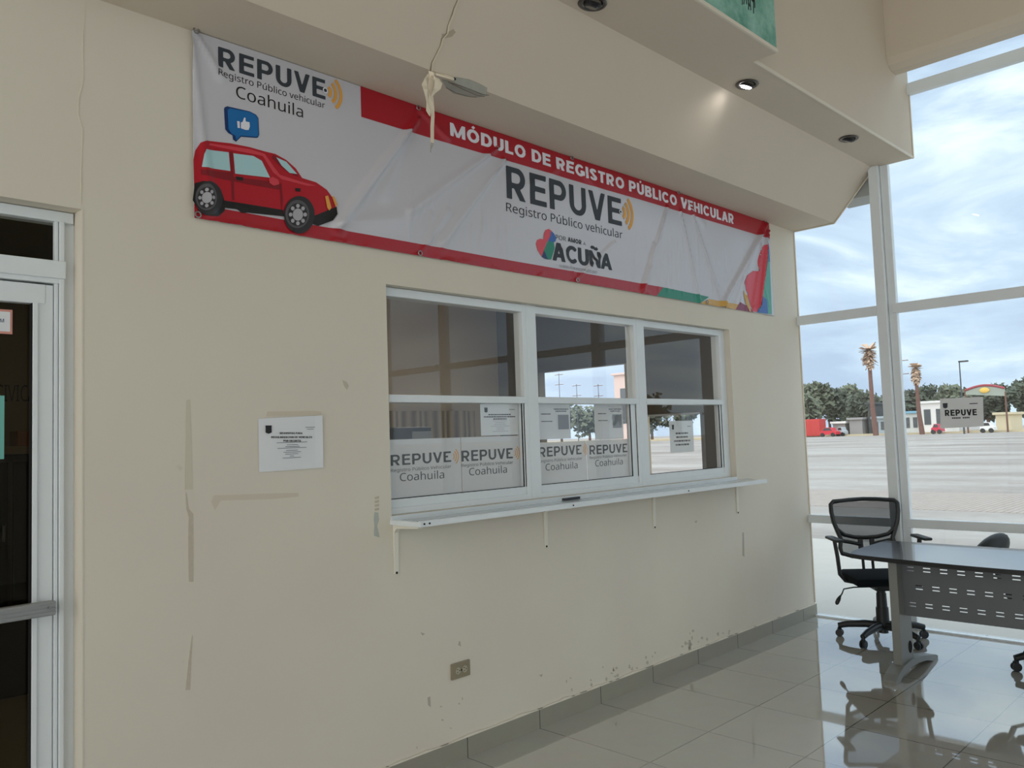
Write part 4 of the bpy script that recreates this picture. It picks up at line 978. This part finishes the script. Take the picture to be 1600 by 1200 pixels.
# ---- recessed gimbal spotlights
def downlight(x, y, label, lit, tilt=(0, .35)):
    o = thing('recessed_spotlight', label, 'ceiling light', (x, y, 3.57), 0, 'recessed spotlights in the soffit strip')
    r = MB(); r.tube([(x+.062*math.cos(a), y+.052*math.sin(a), 3.566) for a in [i*math.pi/14 for i in range(28)]], [(.013, .006)]*28, n=8, closed=True, flat=(1, 0, 0)); r.build('trim_ring', mat('dark_chrome', srgb(92, 88, 84), .25, .8) if 'dark_chrome' not in bpy.data.materials else bpy.data.materials['dark_chrome'], o, smooth=True)
    a = Vector((x, y, 3.568)); b = Vector((x, y+.006, 3.555)); MB().cyl(a, b, .050, .038, n=24, cap=True).build('lamp_housing', mat('spot_housing', srgb(40, 40, 42), .4, .5) if 'spot_housing' not in bpy.data.materials else bpy.data.materials['spot_housing'], o, smooth=True)
    MB().cyl(b, b+Vector((0, .003, -.007)), .034, .028, n=24).build('bulb', 'bulb' if lit else 'lens', o, smooth=True)
    return b
bp = downlight(-2.218, -.815, 'lit recessed spotlight beside the end of the green sign box', True)
downlight(-.832, -.838, 'unlit recessed spotlight nearest the glazing', False)
downlight(-3.604, -.783, 'unlit recessed spotlight at the top edge, under the sign box', False)
sl = bpy.data.lights.new('spot_beam', 'SPOT'); sl.energy = 1.6; sl.spot_size = math.radians(95); sl.spot_blend = 1; sl.shadow_soft_size = .03; sl.color = (1, .96, .94)
so_ = bpy.data.objects.new('spot_beam', sl); C.objects.link(so_); so_.location = bp+Vector((0, .008, -.014))
so_.rotation_euler = (Vector((-2.29, -.50, 3.36))-so_.location).to_track_quat('-Z', 'Y').to_euler()

# ---- notice on the glazing
q = [onplane(u, v, 0, -.0) for u, v in ((1469, 623), (1536, 620), (1537.5, 666), (1469.5, 669.5))]
gn = thing('paper_notice', 'white sheet with bold heading taped to the glazed front wall', 'notice', (-.002, -1.2, 1.5))
MB().prism([(-.004, p_.y, p_.z) for p_ in q], (.001, 0, 0)).build('sheet', 'paper', gn)
def gtext(mb, body, u0, v0, u1, v1, h, w_):
    a = onplane(u0, v0, 0, 0); b = onplane(u1, v1, 0, 0); hh = onplane(u0, v0-h, 0, 0).z-a.z; return caps_on(mb, body, a.y, b.y, a.z, b.z, hh, hh, w_, .12, .06)
t = MB(); gtext(t, 'REPUVE', 1477, 650, 1527, 648.8, 9.5, .25); warp(t, lambda x, z: (-.0052, x, z)); t.build('lettering', 'ink', gn, rec=False)
t = MB(); a = onplane(1488, 654.5, 0, 0); b = onplane(1516, 653.5, 0, 0); bars(t, [], 0)
for k in range(10):
    if k == 5: continue
    y0_ = a.y+(b.y-a.y)*k/10; flatpoly(t, [(y0_, a.z), (y0_+(b.y-a.y)*.075, a.z), (y0_+(b.y-a.y)*.075, a.z+.011), (y0_, a.z+.011)])
warp(t, lambda x, z: (-.0052, x, z)); t.build('small_line', 'inkgrey', gn, rec=False)
t = MB(); a = onplane(1477.3, 634, 0, 0); flatpoly(t, [(a.y-.017, a.z+.019), (a.y+.017, a.z+.019), (a.y+.015, a.z-.013), (a.y, a.z-.02), (a.y-.015, a.z-.013)]); a = onplane(1515, 631.5, 0, 0); b = onplane(1528, 631, 0, 0); flatpoly(t, [(a.y, a.z), (b.y, a.z), (b.y, a.z+.006), (a.y, a.z+.006)])
warp(t, lambda x, z: (-.0052, x, z)); t.build('crest_mark', 'inkgrey', gn, rec=False)

#DESK
# ================================================================== desk
dy0 = -.83; dy1 = -2.75
dk_ = thing('office_desk', 'dark topped desk with bowed front and grey slotted modesty panel', 'desk', (-1.0, -1.7, 0))
out = [(-.60, dy0), (-1.02, dy0), (-1.20, dy0-.01), (-1.31, dy0-.04), (-1.345, dy0-.12)]
for i in range(1, 13):
    y = dy0-.12-(dy1-dy0)*-1*0-( -dy1+dy0-.24)*i/12; s = math.sin(math.pi*i/12); out.append((-1.345-.095*s, y))
out += [(-1.33, dy1+.05), (-1.20, dy1+.01), (-1.02, dy1), (-.60, dy1)]
m_ = MB(); m_.prism([(x, y, .708) for x, y in out], (0, 0, .026)); m_.build('desk_top', 'desk', dk_)
m_ = MB(); m_.prism([(x*1.0+(-.0015 if x < -.6 else .0015), y, .7075) for x, y in out], (0, 0, .0262))
for f in [f for f in m_.bm.faces if abs(f.normal.z) > .9 or len(f.verts) > 4]: m_.bm.faces.remove(f)
m_.build('edge_band', 'deskedge', dk_)
def leg(y):
    L = MB(); L.prism([(-1.295, y+.025, .04), (-1.10, y+.025, .04), (-1.10, y+.025, .706), (-1.29, y+.025, .706)], (0, -.05, 0)); o = L.build('leg', 'lightmetal', dk_)
    F = MB(); pr_ = [(-1.50, .0), (-1.50, .018), (-1.44, .045), (-1.34, .075), (-1.20, .088), (-1.02, .080), (-.86, .055), (-.70, .030), (-.66, .016), (-.66, 0), (-.76, .0), (-.90, .030), (-1.06, .045), (-1.22, .045), (-1.36, .025), (-1.42, 0)]
    F.prism([(-1.09+(x+1.09)*.88, y+.04, z) for x, z in pr_], (0, -.08, 0)); F.build('foot', 'lightmetal', o)
    H_ = MB(); H_.tube([(-1.15+.022*math.cos(a), y-.0256, .16+.034*math.sin(a)) for a in [k*math.pi/8 for k in range(16)]], .004, n=6, closed=True); H_.face([(-1.15+.021*math.cos(a), y-.0258, .16+.033*math.sin(a)) for a in [k*math.pi/8 for k in range(16)]]); H_.build('cable_hole', 'hole', o)
leg(-1.12); leg(-2.46)
# slotted modesty panel: a sheet with real openings
ys = []; slots = {}
zr = [(.649, .6), (.54, .5), (.432, .4)]
zc = sorted({.362, .706} | {z for z0 in (.637, .528, .420) for z in (z0, z0+.006, z0+.021, z0+.027)})
sl_ = {0: [-1.172-.096*k for k in range(13)], 1: [-1.218-.096*k for k in range(12)], 2: [-1.172-.096*k for k in range(13)]}
yc = sorted({-1.135, -2.445} | {y for r_ in sl_.values() for y0_ in r_ for y in (y0_, y0_-.042) if y > -2.44})
mp_ = MB()
def is_slot(ya, za):
    for r_, z0 in ((0, .637), (1, .528), (2, .420)):
        if (z0 < za < z0+.006) or (z0+.021 < za < z0+.027):
            for y0_ in sl_[r_]:
                if y0_-.042 < ya < y0_: return True
    return False
vv = {}
def gv(y, z):
    k = (round(y, 5), round(z, 5))
    if k not in vv: vv[k] = mp_.bm.verts.new((-1.20, y, z))
    return vv[k]
for ya, yb in zip(yc, yc[1:]):
    for za, zb in zip(zc, zc[1:]):
        if not is_slot((ya+yb)/2, (za+zb)/2): mp_.bm.faces.new((gv(ya, za), gv(yb, za), gv(yb, zb), gv(ya, zb)))
po = mp_.build('modesty_panel', 'greymetal', dk_, rec=True); mo = po.modifiers.new('t', 'SOLIDIFY'); mo.thickness = .003

# ================================================================== office chairs
def rot_in(pts, a): return pts
def make_chair(label, mesh_back=True):
    o = thing('office_chair', label, 'chair', (0, 0, 0), 0, 'black office chairs at the desk')
    # chair faces +X locally; origin at the floor under the column
    b = MB(); b.cyl((0, 0, .055), (0, 0, .135), .034, .028, n=20); hub = b.build('base_hub', 'black', o, smooth=True)
    for k in range(5):
        a = math.radians(SP[k]); c, s = math.cos(a), math.sin(a)
        L = MB(); L.tube([(.02*c, .02*s, .105), (.12*c, .12*s, .108), (.24*c, .24*s, .095), (.305*c, .305*s, .078)], [(.030, .026), (.027, .024), (.024, .020), (.020, .018)], n=10, flat=(0, 0, 1)); lg = L.build('base_spoke', 'black', o, smooth=True)
        W_ = MB(); px_, py_ = .300*c, .300*s; W_.cyl((px_-.018*s*1.0, py_+.018*c, .027), (px_-.006*s, py_+.006*c, .027), .027, n=18); W_.cyl((px_+.006*s, py_-.006*c, .027), (px_+.018*s, py_-.018*c, .027), .027, n=18)
        W_.cyl((px_, py_, .05), (px_, py_, .085), .010, n=8); W_.box(px_-.012, px_+.012, py_-.012, py_+.012, .035, .062); W_.build('caster', 'black', lg, smooth=True)
    cl = MB(); cl.cyl((0, 0, .10), (0, 0, .235), .045, .043, n=20); cl.cyl((0, 0, .235), (0, 0, .335), .037, .034, n=20); cl.cyl((0, 0, .335), (0, 0, .40), .030, .030, n=16); cl.build('gas_lift', 'black', o, smooth=True)
    MB().box(-.10, .10, -.07, .07, .365, .415, bev=.012).build('seat_mechanism', 'black', o)
    st_ = MB().box(-.215, .235, -.235, .235, .415, .480, bev=.030); seat = st_.build('seat', 'blackfab', o, smooth=True)
    # height lever on the sitter's right (-y)
    lv = MB(); lv.tube([(.02, -.06, .385), (.03, -.20, .385), (.035, -.27, .375), (.04, -.285, .345), (.045, -.30, .325)], .005, n=8); lev = lv.build('lever', 'black', o, smooth=True)
    MB().tube([(.045, -.298, .332), (.05, -.315, .305), (.055, -.33, .280), (.057, -.335, .27)], [.006, .015, .014, .006], n=10).build('lever_grip', 'black', lev, smooth=True)
    # back: two uprights, frame, mesh
    up = MB()
    for y in ((-.035, .035) if mesh_back else ()): up.tube([(-.08, y, .40), (-.20, y, .41), (-.235, y, .46), (-.245, y, .56), (-.255, y, .70)], [(.011, .007)]*5, n=8, flat=(0, 1, 0))
    if mesh_back: up.build('back_support', 'black', o, smooth=True)
    def bp_(y, z, bul=0):
        return (-.235-.10*(z-.5)+.9*y*y*.55, y, z)
    if mesh_back:
        rim = [(-.225, .975), (-.245, .955), (-.245, .90), (-.235, .83), (-.212, .76), (-.19, .70), (-.20, .63), (-.19, .59), (-.11, .565), (0, .56), (.11, .565), (.19, .59), (.20, .63), (.19, .70), (.212, .76), (.235, .83), (.245, .90), (.245, .955), (.225, .975), (.10, .985), (0, .988), (-.10, .985)]
        fr_ = MB(); fr_.tube([bp_(y, z) for y, z in rim], [(.019, .016)]*len(rim), n=8, closed=True); bf = fr_.build('back_frame', 'black', o, smooth=True)
        cb_ = MB(); cb_.tube([bp_(y, z) for y, z in ((-.212, .77), (-.16, .725), (-.08, .705), (0, .70), (.08, .705), (.16, .725), (.212, .77))], [(.016, .014)]*7, n=8)
        cb_.tube([bp_(y, z) for y, z in ((-.19, .685), (-.10, .665), (-.04, .65))], .014, n=8); cb_.tube([bp_(y, z) for y, z in ((.19, .685), (.10, .665), (.04, .65))], .014, n=8)
        for y in (-.042, .042): cb_.tube([bp_(y, z) for z in (.56, .63, .70)], [(.019, .011)]*3, n=8, flat=(0, 1, 0))
        cb_.build('back_brace', 'black', bf, smooth=True)
        mm = MB(); n_ = 12
        import bisect
        right = [(.19, .57), (.20, .63), (.19, .70), (.212, .76), (.235, .83), (.245, .90), (.232, .975)]
        def hw(z):
            for (a_, za), (b_, zb) in zip(right, right[1:]):
                if za <= z <= zb: return a_+(b_-a_)*(z-za)/(zb-za)
            return right[0][0] if z < .57 else right[-1][0]
        zs_ = [.57+.40*i/14 for i in range(15)]
        for z0, z1 in zip(zs_, zs_[1:]):
            for i in range(n_):
                f0, f1 = -1+2*i/n_, -1+2*(i+1)/n_
                mm.face([bp_(hw(z0)*f0, z0), bp_(hw(z0)*f1, z0), bp_(hw(z1)*f1, z1), bp_(hw(z1)*f0, z1)])
        bmesh.ops.remove_doubles(mm.bm, verts=mm.bm.verts[:], dist=1e-4)
        mm.build('back_mesh', 'mesh', o, smooth=True)
    else:
        bs_ = MB(); bs_.tube([(-.05, 0, .39), (-.28, 0, .40), (-.40, -.02, .46), (-.47, -.04, .62)], [(.03, .012)]*4, n=8, flat=(0, 1, 0)); bs_.build('back_bar', 'black', o, smooth=True)
        sh_ = MB(); sh_.sphere((-.49, -.03, .655), .2, .26, .74, .66, sub=3); [setattr(v.co, 'y', v.co.y+(.10*max(0, (v.co.z-.655))/.13)) for v in sh_.bm.verts]; sh_.build('padded_back', 'black', o, smooth=True)
    # armrests
    for s in ((-1, 1) if mesh_back else ()):
        A = MB(); A.tube([(-.02, s*.15, .405), (-.02, s*.24, .425), (-.02, s*.275, .47), (-.02, s*.285, .60), (-.02, s*.300, .718)], [(.024, .014)]*5, n=8, flat=(1, 0, 0)); ar = A.build('armrest', 'black', o, smooth=True)
        P_ = MB().box(-.13, .12, s*.305-.032, s*.305+.032, .716, .738, bev=.010); P_.build('arm_pad', 'black', ar, smooth=True)
    return o
FACE = math.radians(220)
SP = [math.degrees(math.radians(d_)-FACE) for d_ in (103, 175, 247, 319, 31)]
ch = make_chair('black mesh-back swivel chair with armrests, nearest the cream wall')
ch.location = (-.46, -.72, 0); ch.rotation_euler = (0, 0, FACE)
SP = [-114, -42, 30, 102, 174]
ch2 = make_chair('black swivel chair tucked behind the desk, mostly hidden, showing padded back and caster', False)
ch2.location = (-.55, -1.855, 0); ch2.rotation_euler = (0, 0, math.radians(242))

# ================================================================== back office contents
def panel_light(x, y, w_, d_, z, st_, label, col=(1, .95, .88, 1)):
    o = thing('ceiling_light', label, 'ceiling light', (x, y, z)); MB().box(x-w_/2-.03, x+w_/2+.03, y-d_/2-.03, y+d_/2+.03, z-.04, z, bev=.004).build('frame', 'alu', o)
    MB().box(x-w_/2, x+w_/2, y-d_/2, y+d_/2, z-.046, z-.041).build('diffuser', emis('office_diffuser', col, st_), o)
panel_light(-2.9, 1.5, 1.2, .3, 3.0, OFFICE, 'unseen ceiling fitting added to brighten the room behind the service windows')  # added lamp, out of view, that lifts the back room behind the panes
panel_light(-5.6, 1.6, .3, .3, 2.94, DARKOFF, 'small warm ceiling fitting in the dim room behind the entrance door', (1, .8, .5, 1))
pt = thing('office_printer', 'black printer seen through the first service window', 'printer', (-3.68, .6, 0.0))
MB().box(-3.80, -3.55, .55, .85, 1.40, 1.625, bev=.01).build('body', 'black', pt); MB().box(-3.70, -3.56, .54, .552, 1.50, 1.60, bev=.004).build('control_panel', 'alu_dim', pt)
tbk = thing('office_counter', 'beige counter behind the service windows', 'counter', (-3.3, .75, 0))
MB().box(-4.3, -2.6, .45, 1.05, 1.30, 1.40, bev=.004).build('counter_top', 'backwall', tbk); MB().box(-4.25, -2.65, .5, 1.0, 0, 1.30).build('body', 'backwall', tbk)
cu = MB(); n = 60; 
for i in range(n):
    x0 = -4.4+3.9*i/n; x1 = -4.4+3.9*(i+1)/n; y0_ = 3.50+.03*math.sin(i*1.3); y1_ = 3.50+.03*math.sin((i+1)*1.3); cu.prism([(x0, y0_, .0), (x1, y1_, .0), (x1, y1_, 1.85), (x0, y0_, 1.85)], (0, .004, 0))
o = cu.build('folding_screen', 'curtain'); tag(o, 'beige vertically striped standing screen against the far wall behind the first window', 'screen')

#OUTSIDE
# ================================================================== outside
GZ = -.12
struct('ground', MB().box(.12, 260, -260, 260, GZ-.2, GZ), 'lot')
struct('ground_walkway', MB().box(.121, 5.2, -40, 40, GZ, GZ+.02), 'walkc')
struct('ground_brick_strip', MB().box(10.2, 14.5, -60, 60, GZ, GZ+.006), 'brickpave')
XF = 122
struct('ground_verge', MB().box(XF, XF+30, -240, 240, GZ, GZ+.15), mat('dry_verge', srgb(176, 160, 132), .95, var=.15, vscale=.5))
struct('ground_kerb', MB().box(XF-.4, XF, -240, 240, GZ, GZ+.28), mat('painted_kerb', srgb(190, 178, 150), .9))
# lot markings
for i, (x, y0_, y1_) in enumerate(((24, 5, 22), (40, 12, 40), (60, 22, 30), (18, -6, 3))):
    struct('ground_marking', MB().box(x, x+.25, y0_, y1_, GZ, GZ+.008), mat('worn_line_%d' % i, srgb(150, 142, 134), .9))

def leafball(name, cx, cy, rx, ry, z0, z1, n, size, m, seed, trunk=True):
    rnd = random.Random(seed); mb = MB(); zc_ = (z0+z1)/2; rz = (z1-z0)/2
    blobs = [(rnd.uniform(-.5, .5), rnd.uniform(-.6, .6), rnd.uniform(-.4, .5), rnd.uniform(.45, .7)) for _ in range(9)]+[(0, 0, 0, .7)]
    for i in range(n):
        bx_, by_, bz_, br2 = rnd.choice(blobs); v = Vector((rnd.gauss(0, 1), rnd.gauss(0, 1), rnd.gauss(0, 1))).normalized()*rnd.uniform(.55, 1)*br2
        c_ = Vector((cx+(bx_+v.x)*rx, cy+(by_+v.y)*ry, zc_+max(-1, min(1, (bz_+v.z)))*rz)); s = size*rnd.uniform(.6, 1.4)
        a = Vector((rnd.uniform(-1, 1), rnd.uniform(-1, 1), rnd.uniform(-1, 1))).normalized(); b = a.orthogonal().normalized()
        mb.face([c_-a*s-b*s*.5, c_+a*s-b*s*.4, c_+a*s*.7+b*s*.6, c_-a*s*.8+b*s*.5])
    return mb
def tree(u0, u1, vt, label, X=None, m='leaf1', seed=1, group='trees across the parking lot', vb=None, n=900):
    if X is None: X = XF+15+(seed % 3)*11
    u0, u1 = u0-6, u1+6
    a = far(u0, 650, X); b = far(u1, 650, X); top = far((u0+u1)/2, vt-6, X).z; cx, cy = X, (a.y+b.y)/2; ry = abs(a.y-b.y)/2*1.05
    o = thing('broadleaf_tree', label, 'tree', (cx, cy, GZ), 0, group)
    leafball('c', cx, cy, min(5, ry*.8), ry, 1.2 if vb is None else vb, top, int(n*1.7), .5, m, seed).build('crown', m, o)
    T_ = MB(); T_.tube([(cx, cy, GZ), (cx+.1, cy+.1, 2), (cx, cy+.3, top*.55)], [.32, .25, .15], n=8); T_.tube([(cx+.1, cy+.1, 1.8), (cx, cy-ry*.3, top*.6)], [.18, .1], n=6); T_.build('trunk', 'bark', o)
    return o
tree(1246, 1290, 604, 'shaggy olive tree at the left end of the lot, over the red container', m='leaf1', seed=3, vb=3.5)
tree(1275, 1318, 606, 'grey-green tree behind the white-roofed shed', m='leaf2', seed=4)
tree(1305, 1345, 609, 'wide green tree left of the tall leaning palm', m='leaf1', seed=5)
tree(1335, 1382, 613, 'dark bushy tree right behind the tall leaning palm', m='leaf2', seed=6)
tree(1380, 1425, 612, 'dark tree hidden mostly behind the white mullion', m='leaf2', seed=7)
tree(1425, 1470, 606, 'green tree beside the short shaggy palm', m='leaf2', seed=8)
tree(1458, 1515, 603, 'light green tree behind the taped notice on the glass', m='leaf1', seed=9, n=1200)
tree(1515, 1575, 606, 'large dark tree beneath the arched sign', m='leaf2', seed=10, n=1400)
tree(1590, 1640, 590, 'dark tree at the right edge of the view', m='leaf2', seed=11)
# trees reached only by the windows' view to the sides
for i, dy_ in enumerate((60, 68, 76, 84, 92, 100, 108, 116)):
    o = thing('broadleaf_tree', 'tree on the far side of the lot, seen faintly through the service windows', 'tree', (XF+6, dy_, GZ), 0, 'trees seen through the service windows')
    leafball('c', XF+6, dy_, 4, 3.4, 1.0, 7.5+(i % 2)*1.5, 900, .5, 'leaf1', 20+i).build('crown', 'leaf1', o); MB().cyl((XF+6, dy_, GZ), (XF+6, dy_, 4), .3, .2, n=8).build('trunk', 'bark', o)
for i, dy_ in enumerate((-30, -52, -70, -95)):
    o = thing('broadleaf_tree', 'tree on the far side of the lot, seen only as a window reflection', 'tree', (XF+6, dy_, GZ), 0, 'trees reflected in the windows')
    leafball('c', XF+6, dy_, 6, 8, 1.5, 8+(i % 2)*2, 700, .5, 'leaf2', 40+i).build('crown', 'leaf2', o); MB().cyl((XF+6, dy_, GZ), (XF+6, dy_, 4), .3, .2, n=8).build('trunk', 'bark', o)

def palm(ub, vb_, ut, vt, label, X=XF-3, r=.36, shag=1.0, seed=1):
    a = far(ub, vb_, X); t_ = far(ut, vt, X); a.z = GZ
    o = thing('shaggy_palm', label, 'palm tree', a, 0, 'tall palms at the lot edge')
    T_ = MB(); T_.tube([a, a.lerp(t_, .33)+Vector((0, .15, 0)), a.lerp(t_, .66)+Vector((0, .1, 0)), t_], [r*1.15, r*.95, r*.8, r*.7], n=12); T_.build('trunk', 'bark', o, smooth=True)
    rnd = random.Random(seed); S_ = MB()
    for i in range(260):
        t2 = rnd.uniform(-.30, .06); c_ = t_+(t_-a)*t2*.55; an = rnd.uniform(0, 6.28); rr = shag*(1.15 if t2 > -.22 else .7)*rnd.uniform(.7, 1.1)
        p1 = c_+Vector((math.cos(an)*rr, math.sin(an)*rr, rnd.uniform(-.9, -.1))); w_ = Vector((-math.sin(an), math.cos(an), 0))*.16
        S_.face([c_-w_*.5, c_+w_*.5, p1+w_, p1-w_])
    S_.build('dry_skirt', 'shag', o)
    F_ = MB()
    for i in range(26):
        an = i*2.4; el = rnd.uniform(-.2, .9); L_ = rnd.uniform(1.0, 1.6)*shag; c_ = t_+Vector((0, 0, .2)); d_ = Vector((math.cos(an)*math.cos(el), math.sin(an)*math.cos(el), math.sin(el))); w_ = Vector((-math.sin(an), math.cos(an), 0))
        F_.face([c_, c_+d_*L_*.5+w_*.25, c_+d_*L_+w_*.5, c_+d_*L_*1.05-w_*.5, c_+d_*L_*.5-w_*.25])
    F_.build('fronds', 'shag', o)
    return o
palm(1369, 682, 1357.5, 549, 'tall leaning palm with a dry tan skirt, left of the white mullion', shag=1.0, seed=2)
palm(1441, 676, 1430.5, 577, 'shorter bare palm right of the white mullion', r=.32, shag=.65, seed=3)
# street furniture
def post(u, vt, X, label, r=.12, arm=None, name='lamp_post', cat='lamp post'):
    a = far(u, 660, X); z = far(u, vt, X).z; o = thing(name, label, cat, (a.x, a.y, GZ))
    MB().cyl((a.x, a.y, GZ), (a.x, a.y, z), r, r*.6, n=10).build('pole', mat(name+'_paint', srgb(70, 76, 84), .6), o, smooth=True)
    if arm == 'lamp': MB().box(a.x-.15, a.x+.15, a.y-1.1, a.y+.1, z-.15, z+.05, bev=.03).build('lamp_head', 'black', o)
    if arm == 'cross':
        m_ = MB()
        for dz in (.3, 2.3, ): m_.box(a.x-.06, a.x+.06, a.y-1.1, a.y+1.1, z-dz-.05, z-dz+.05)
        m_.build('crossarm', 'bark', o); k_ = MB()
        for dz in (.3, 2.3):
            for yy in (-1.0, -.5, .5, 1.0): k_.cyl((a.x, a.y+yy, z-dz), (a.x, a.y+yy, z-dz+.25), .05, n=8)
        k_.build('insulators', 'alu', o)
    return o
post(1505.5, 564, XF-8, 'dark single-arm lamp post above the arched sign', .12, 'lamp')
post(1413, 560, XF-2, 'utility pole with two crossarms just right of the mullion', .10, 'cross', 'utility_pole', 'utility pole')
for i, u in enumerate((876, 903, 937)): post(u, (583, 600, 600)[i], XF-4, ('left', 'middle', 'right')[i]+'most of the three utility poles seen through the second window' if i != 1 else 'middle one of the three utility poles seen through the second window', .09, 'cross', 'utility_pole', 'utility pole')
# buildings and vehicles across the lot
def bldg(u0, u1, vt, label, m, X=XF+3, roof=None, name='low_building', dep=6, wins=0, vb=None):
    a = far(u1, 660, X); b = far(u0, 660, X); z = far((u0+u1)/2, vt, X).z; o = thing(name, label, 'building', (X, (a.y+b.y)/2, GZ))
    MB().box(X, X+dep, a.y, b.y, GZ, z).build('wall', m, o)
    rf = MB().box(X-.4, X+dep+.3, a.y-.3, b.y+.3, z, z+.35, bev=.05).build('roof', roof or m, o)
    for k in range(wins):
        y0_ = a.y+(b.y-a.y)*(k+.2)/wins; y1_ = a.y+(b.y-a.y)*(k+.75)/wins; w_ = MB().box(X-.06, X+.02, y0_, y1_, z*.28, z*.8).build('window', mat('dark_pane', srgb(72, 78, 84), .3) if 'dark_pane' not in bpy.data.materials else bpy.data.materials['dark_pane'], o)
    return o
cgrey = mat('grey_render', srgb(150, 150, 152), .9); cwhite = mat('white_render', srgb(226, 226, 226), .8); cblue = mat('blue_roof', srgb(120, 170, 196), .7); cbeige = mat('beige_render', srgb(204, 194, 168), .9); cpink = mat('pink_render', srgb(212, 188, 180), .9); cdark = mat('dark_render', srgb(70, 74, 76), .9); cred = mat('red_paint', srgb(196, 62, 60), .6)
bldg(1327, 1347, 656, 'grey corrugated shed left of the dark carport', cgrey, wins=0)
bldg(1357, 1363, 632, 'dark open carport behind the leaning palm', cdark, X=XF+4)
bldg(1365, 1392, 654, 'pale blue-grey shed half hidden by the white mullion', mat('bluegrey_render', srgb(158, 172, 182), .9), wins=3)
bldg(1301, 1320, 662, 'white-roofed open shed beside the red car', cgrey, roof=cwhite, X=XF+3, name='open_shed')
bldg(1412, 1436, 646, 'pale shop with a blue fascia right of the mullion', mat('pale_shop_wall', srgb(196, 200, 200), .9), roof=cblue, wins=2)
bldg(1440, 1478, 630, 'white two-storey building with dark windows behind the notice', cwhite, wins=2)
bldg(1556, 1580, 648, 'beige walled building right of the taped notice', cbeige, X=XF+2)
bldg(962, 1000, 585, 'pink building with arched opening seen through the second window', cpink, X=100, name='pink_building', dep=2.2, wins=1)
# arched sign
a0 = far(1508, 610, XF-1); a1 = far(1570, 612, XF-1); top = far(1538, 602, XF-1).z
ag = thing('arched_sign', 'wide arched sign with a dark red rim above the trees at right', 'sign', (XF-1, (a0.y+a1.y)/2, GZ))
n = 18; arcp = [(XF-1, a0.y+(a1.y-a0.y)*i/n, a0.z-.0+(top-a0.z)*math.sin(math.pi*i/n)) for i in range(n+1)]
MB().tube(arcp, .16, n=8).build('arch_rim', mat('maroon_rim', srgb(150, 60, 70), .6), ag, smooth=True)
MB().prism(arcp+[(XF-1, a1.y, a1.z-.6), (XF-1, a0.y, a0.z-.6)], (.2, 0, 0)).build('sign_panel', mat('grey_panel', srgb(150, 158, 148), .7), ag)
cc = Vector((XF-1.1, (a0.y+a1.y)/2, top-.7)); MB().sphere(cc, .5, .3, 1.3, .8).build('yellow_emblem', mat('yellow_sign', srgb(226, 186, 90), .6), ag, smooth=True)
for y in (a0.y-.0, a1.y): pass
MB().cyl((XF-.9, a0.y, GZ), (XF-.9, a0.y, a0.z), .12, n=8).cyl((XF-.9, a1.y, GZ), (XF-.9, a1.y, a1.z), .12, n=8).build('posts', 'bark', ag)
def vehicle(u0, u1, label, m, X=XF-2, kind='car'):
    a = far(u1, 676, X); b = far(u0, 676, X); L_ = b.y-a.y; o = thing('parked_car' if kind == 'car' else kind, label, 'car' if kind == 'car' else 'container', (X, (a.y+b.y)/2, GZ))
    if kind == 'car':
        y = lambda t_: a.y+L_*t_
        pr_ = [(.0, .35), (.02, .8), (.2, .92), (.32, 1.42), (.68, 1.45), (.85, .95), (.98, .85), (1, .35)]
        MB().prism([(X-.85, y(t_), z+GZ) for t_, z in pr_], (1.7, 0, 0)).build('body', m, o)
        MB().prism([(X-.87, y(t_), z+GZ) for t_, z in ((.26, .97), (.34, 1.36), (.66, 1.38), (.78, .97))], (.03, 0, 0)).build('side_windows', 'lens', o)
        for t_ in (.2, .8): MB().cyl((X-.88, y(t_), .32+GZ), (X-.6, y(t_), .32+GZ), .32, n=16).build('wheel', 'black', o)
    else:
        MB().box(X, X+2.4, a.y, b.y, GZ+.15, 2.75, bev=.04).build('body', m, o)
        r_ = MB()
        for k in range(10): yy = a.y+L_*(k+.5)/10; r_.box(X-.05, X, yy-.08, yy+.08, GZ+.3, 2.6)
        r_.build('ribs', m, o)
    return o
vehicle(1256, 1281, 'red shipping container by the cream wall corner across the lot', cred, X=XF-1, kind='shipping_container')
vehicle(1283, 1310, 'bright red parked car next to the red container', mat('car_paint_red', srgb(200, 30, 50), .4))
vehicle(1458, 1474, 'crimson parked car under the left edge of the taped notice', mat('car_paint_crimson', srgb(196, 40, 70), .4))
vehicle(1534, 1556, 'white parked car right of the taped notice', mat('car_paint_white', srgb(226, 226, 226), .4))
vehicle(1310, 1322, 'pale parked car inside the white-roofed shed', mat('car_paint_silver', srgb(180, 190, 196), .4), X=XF)
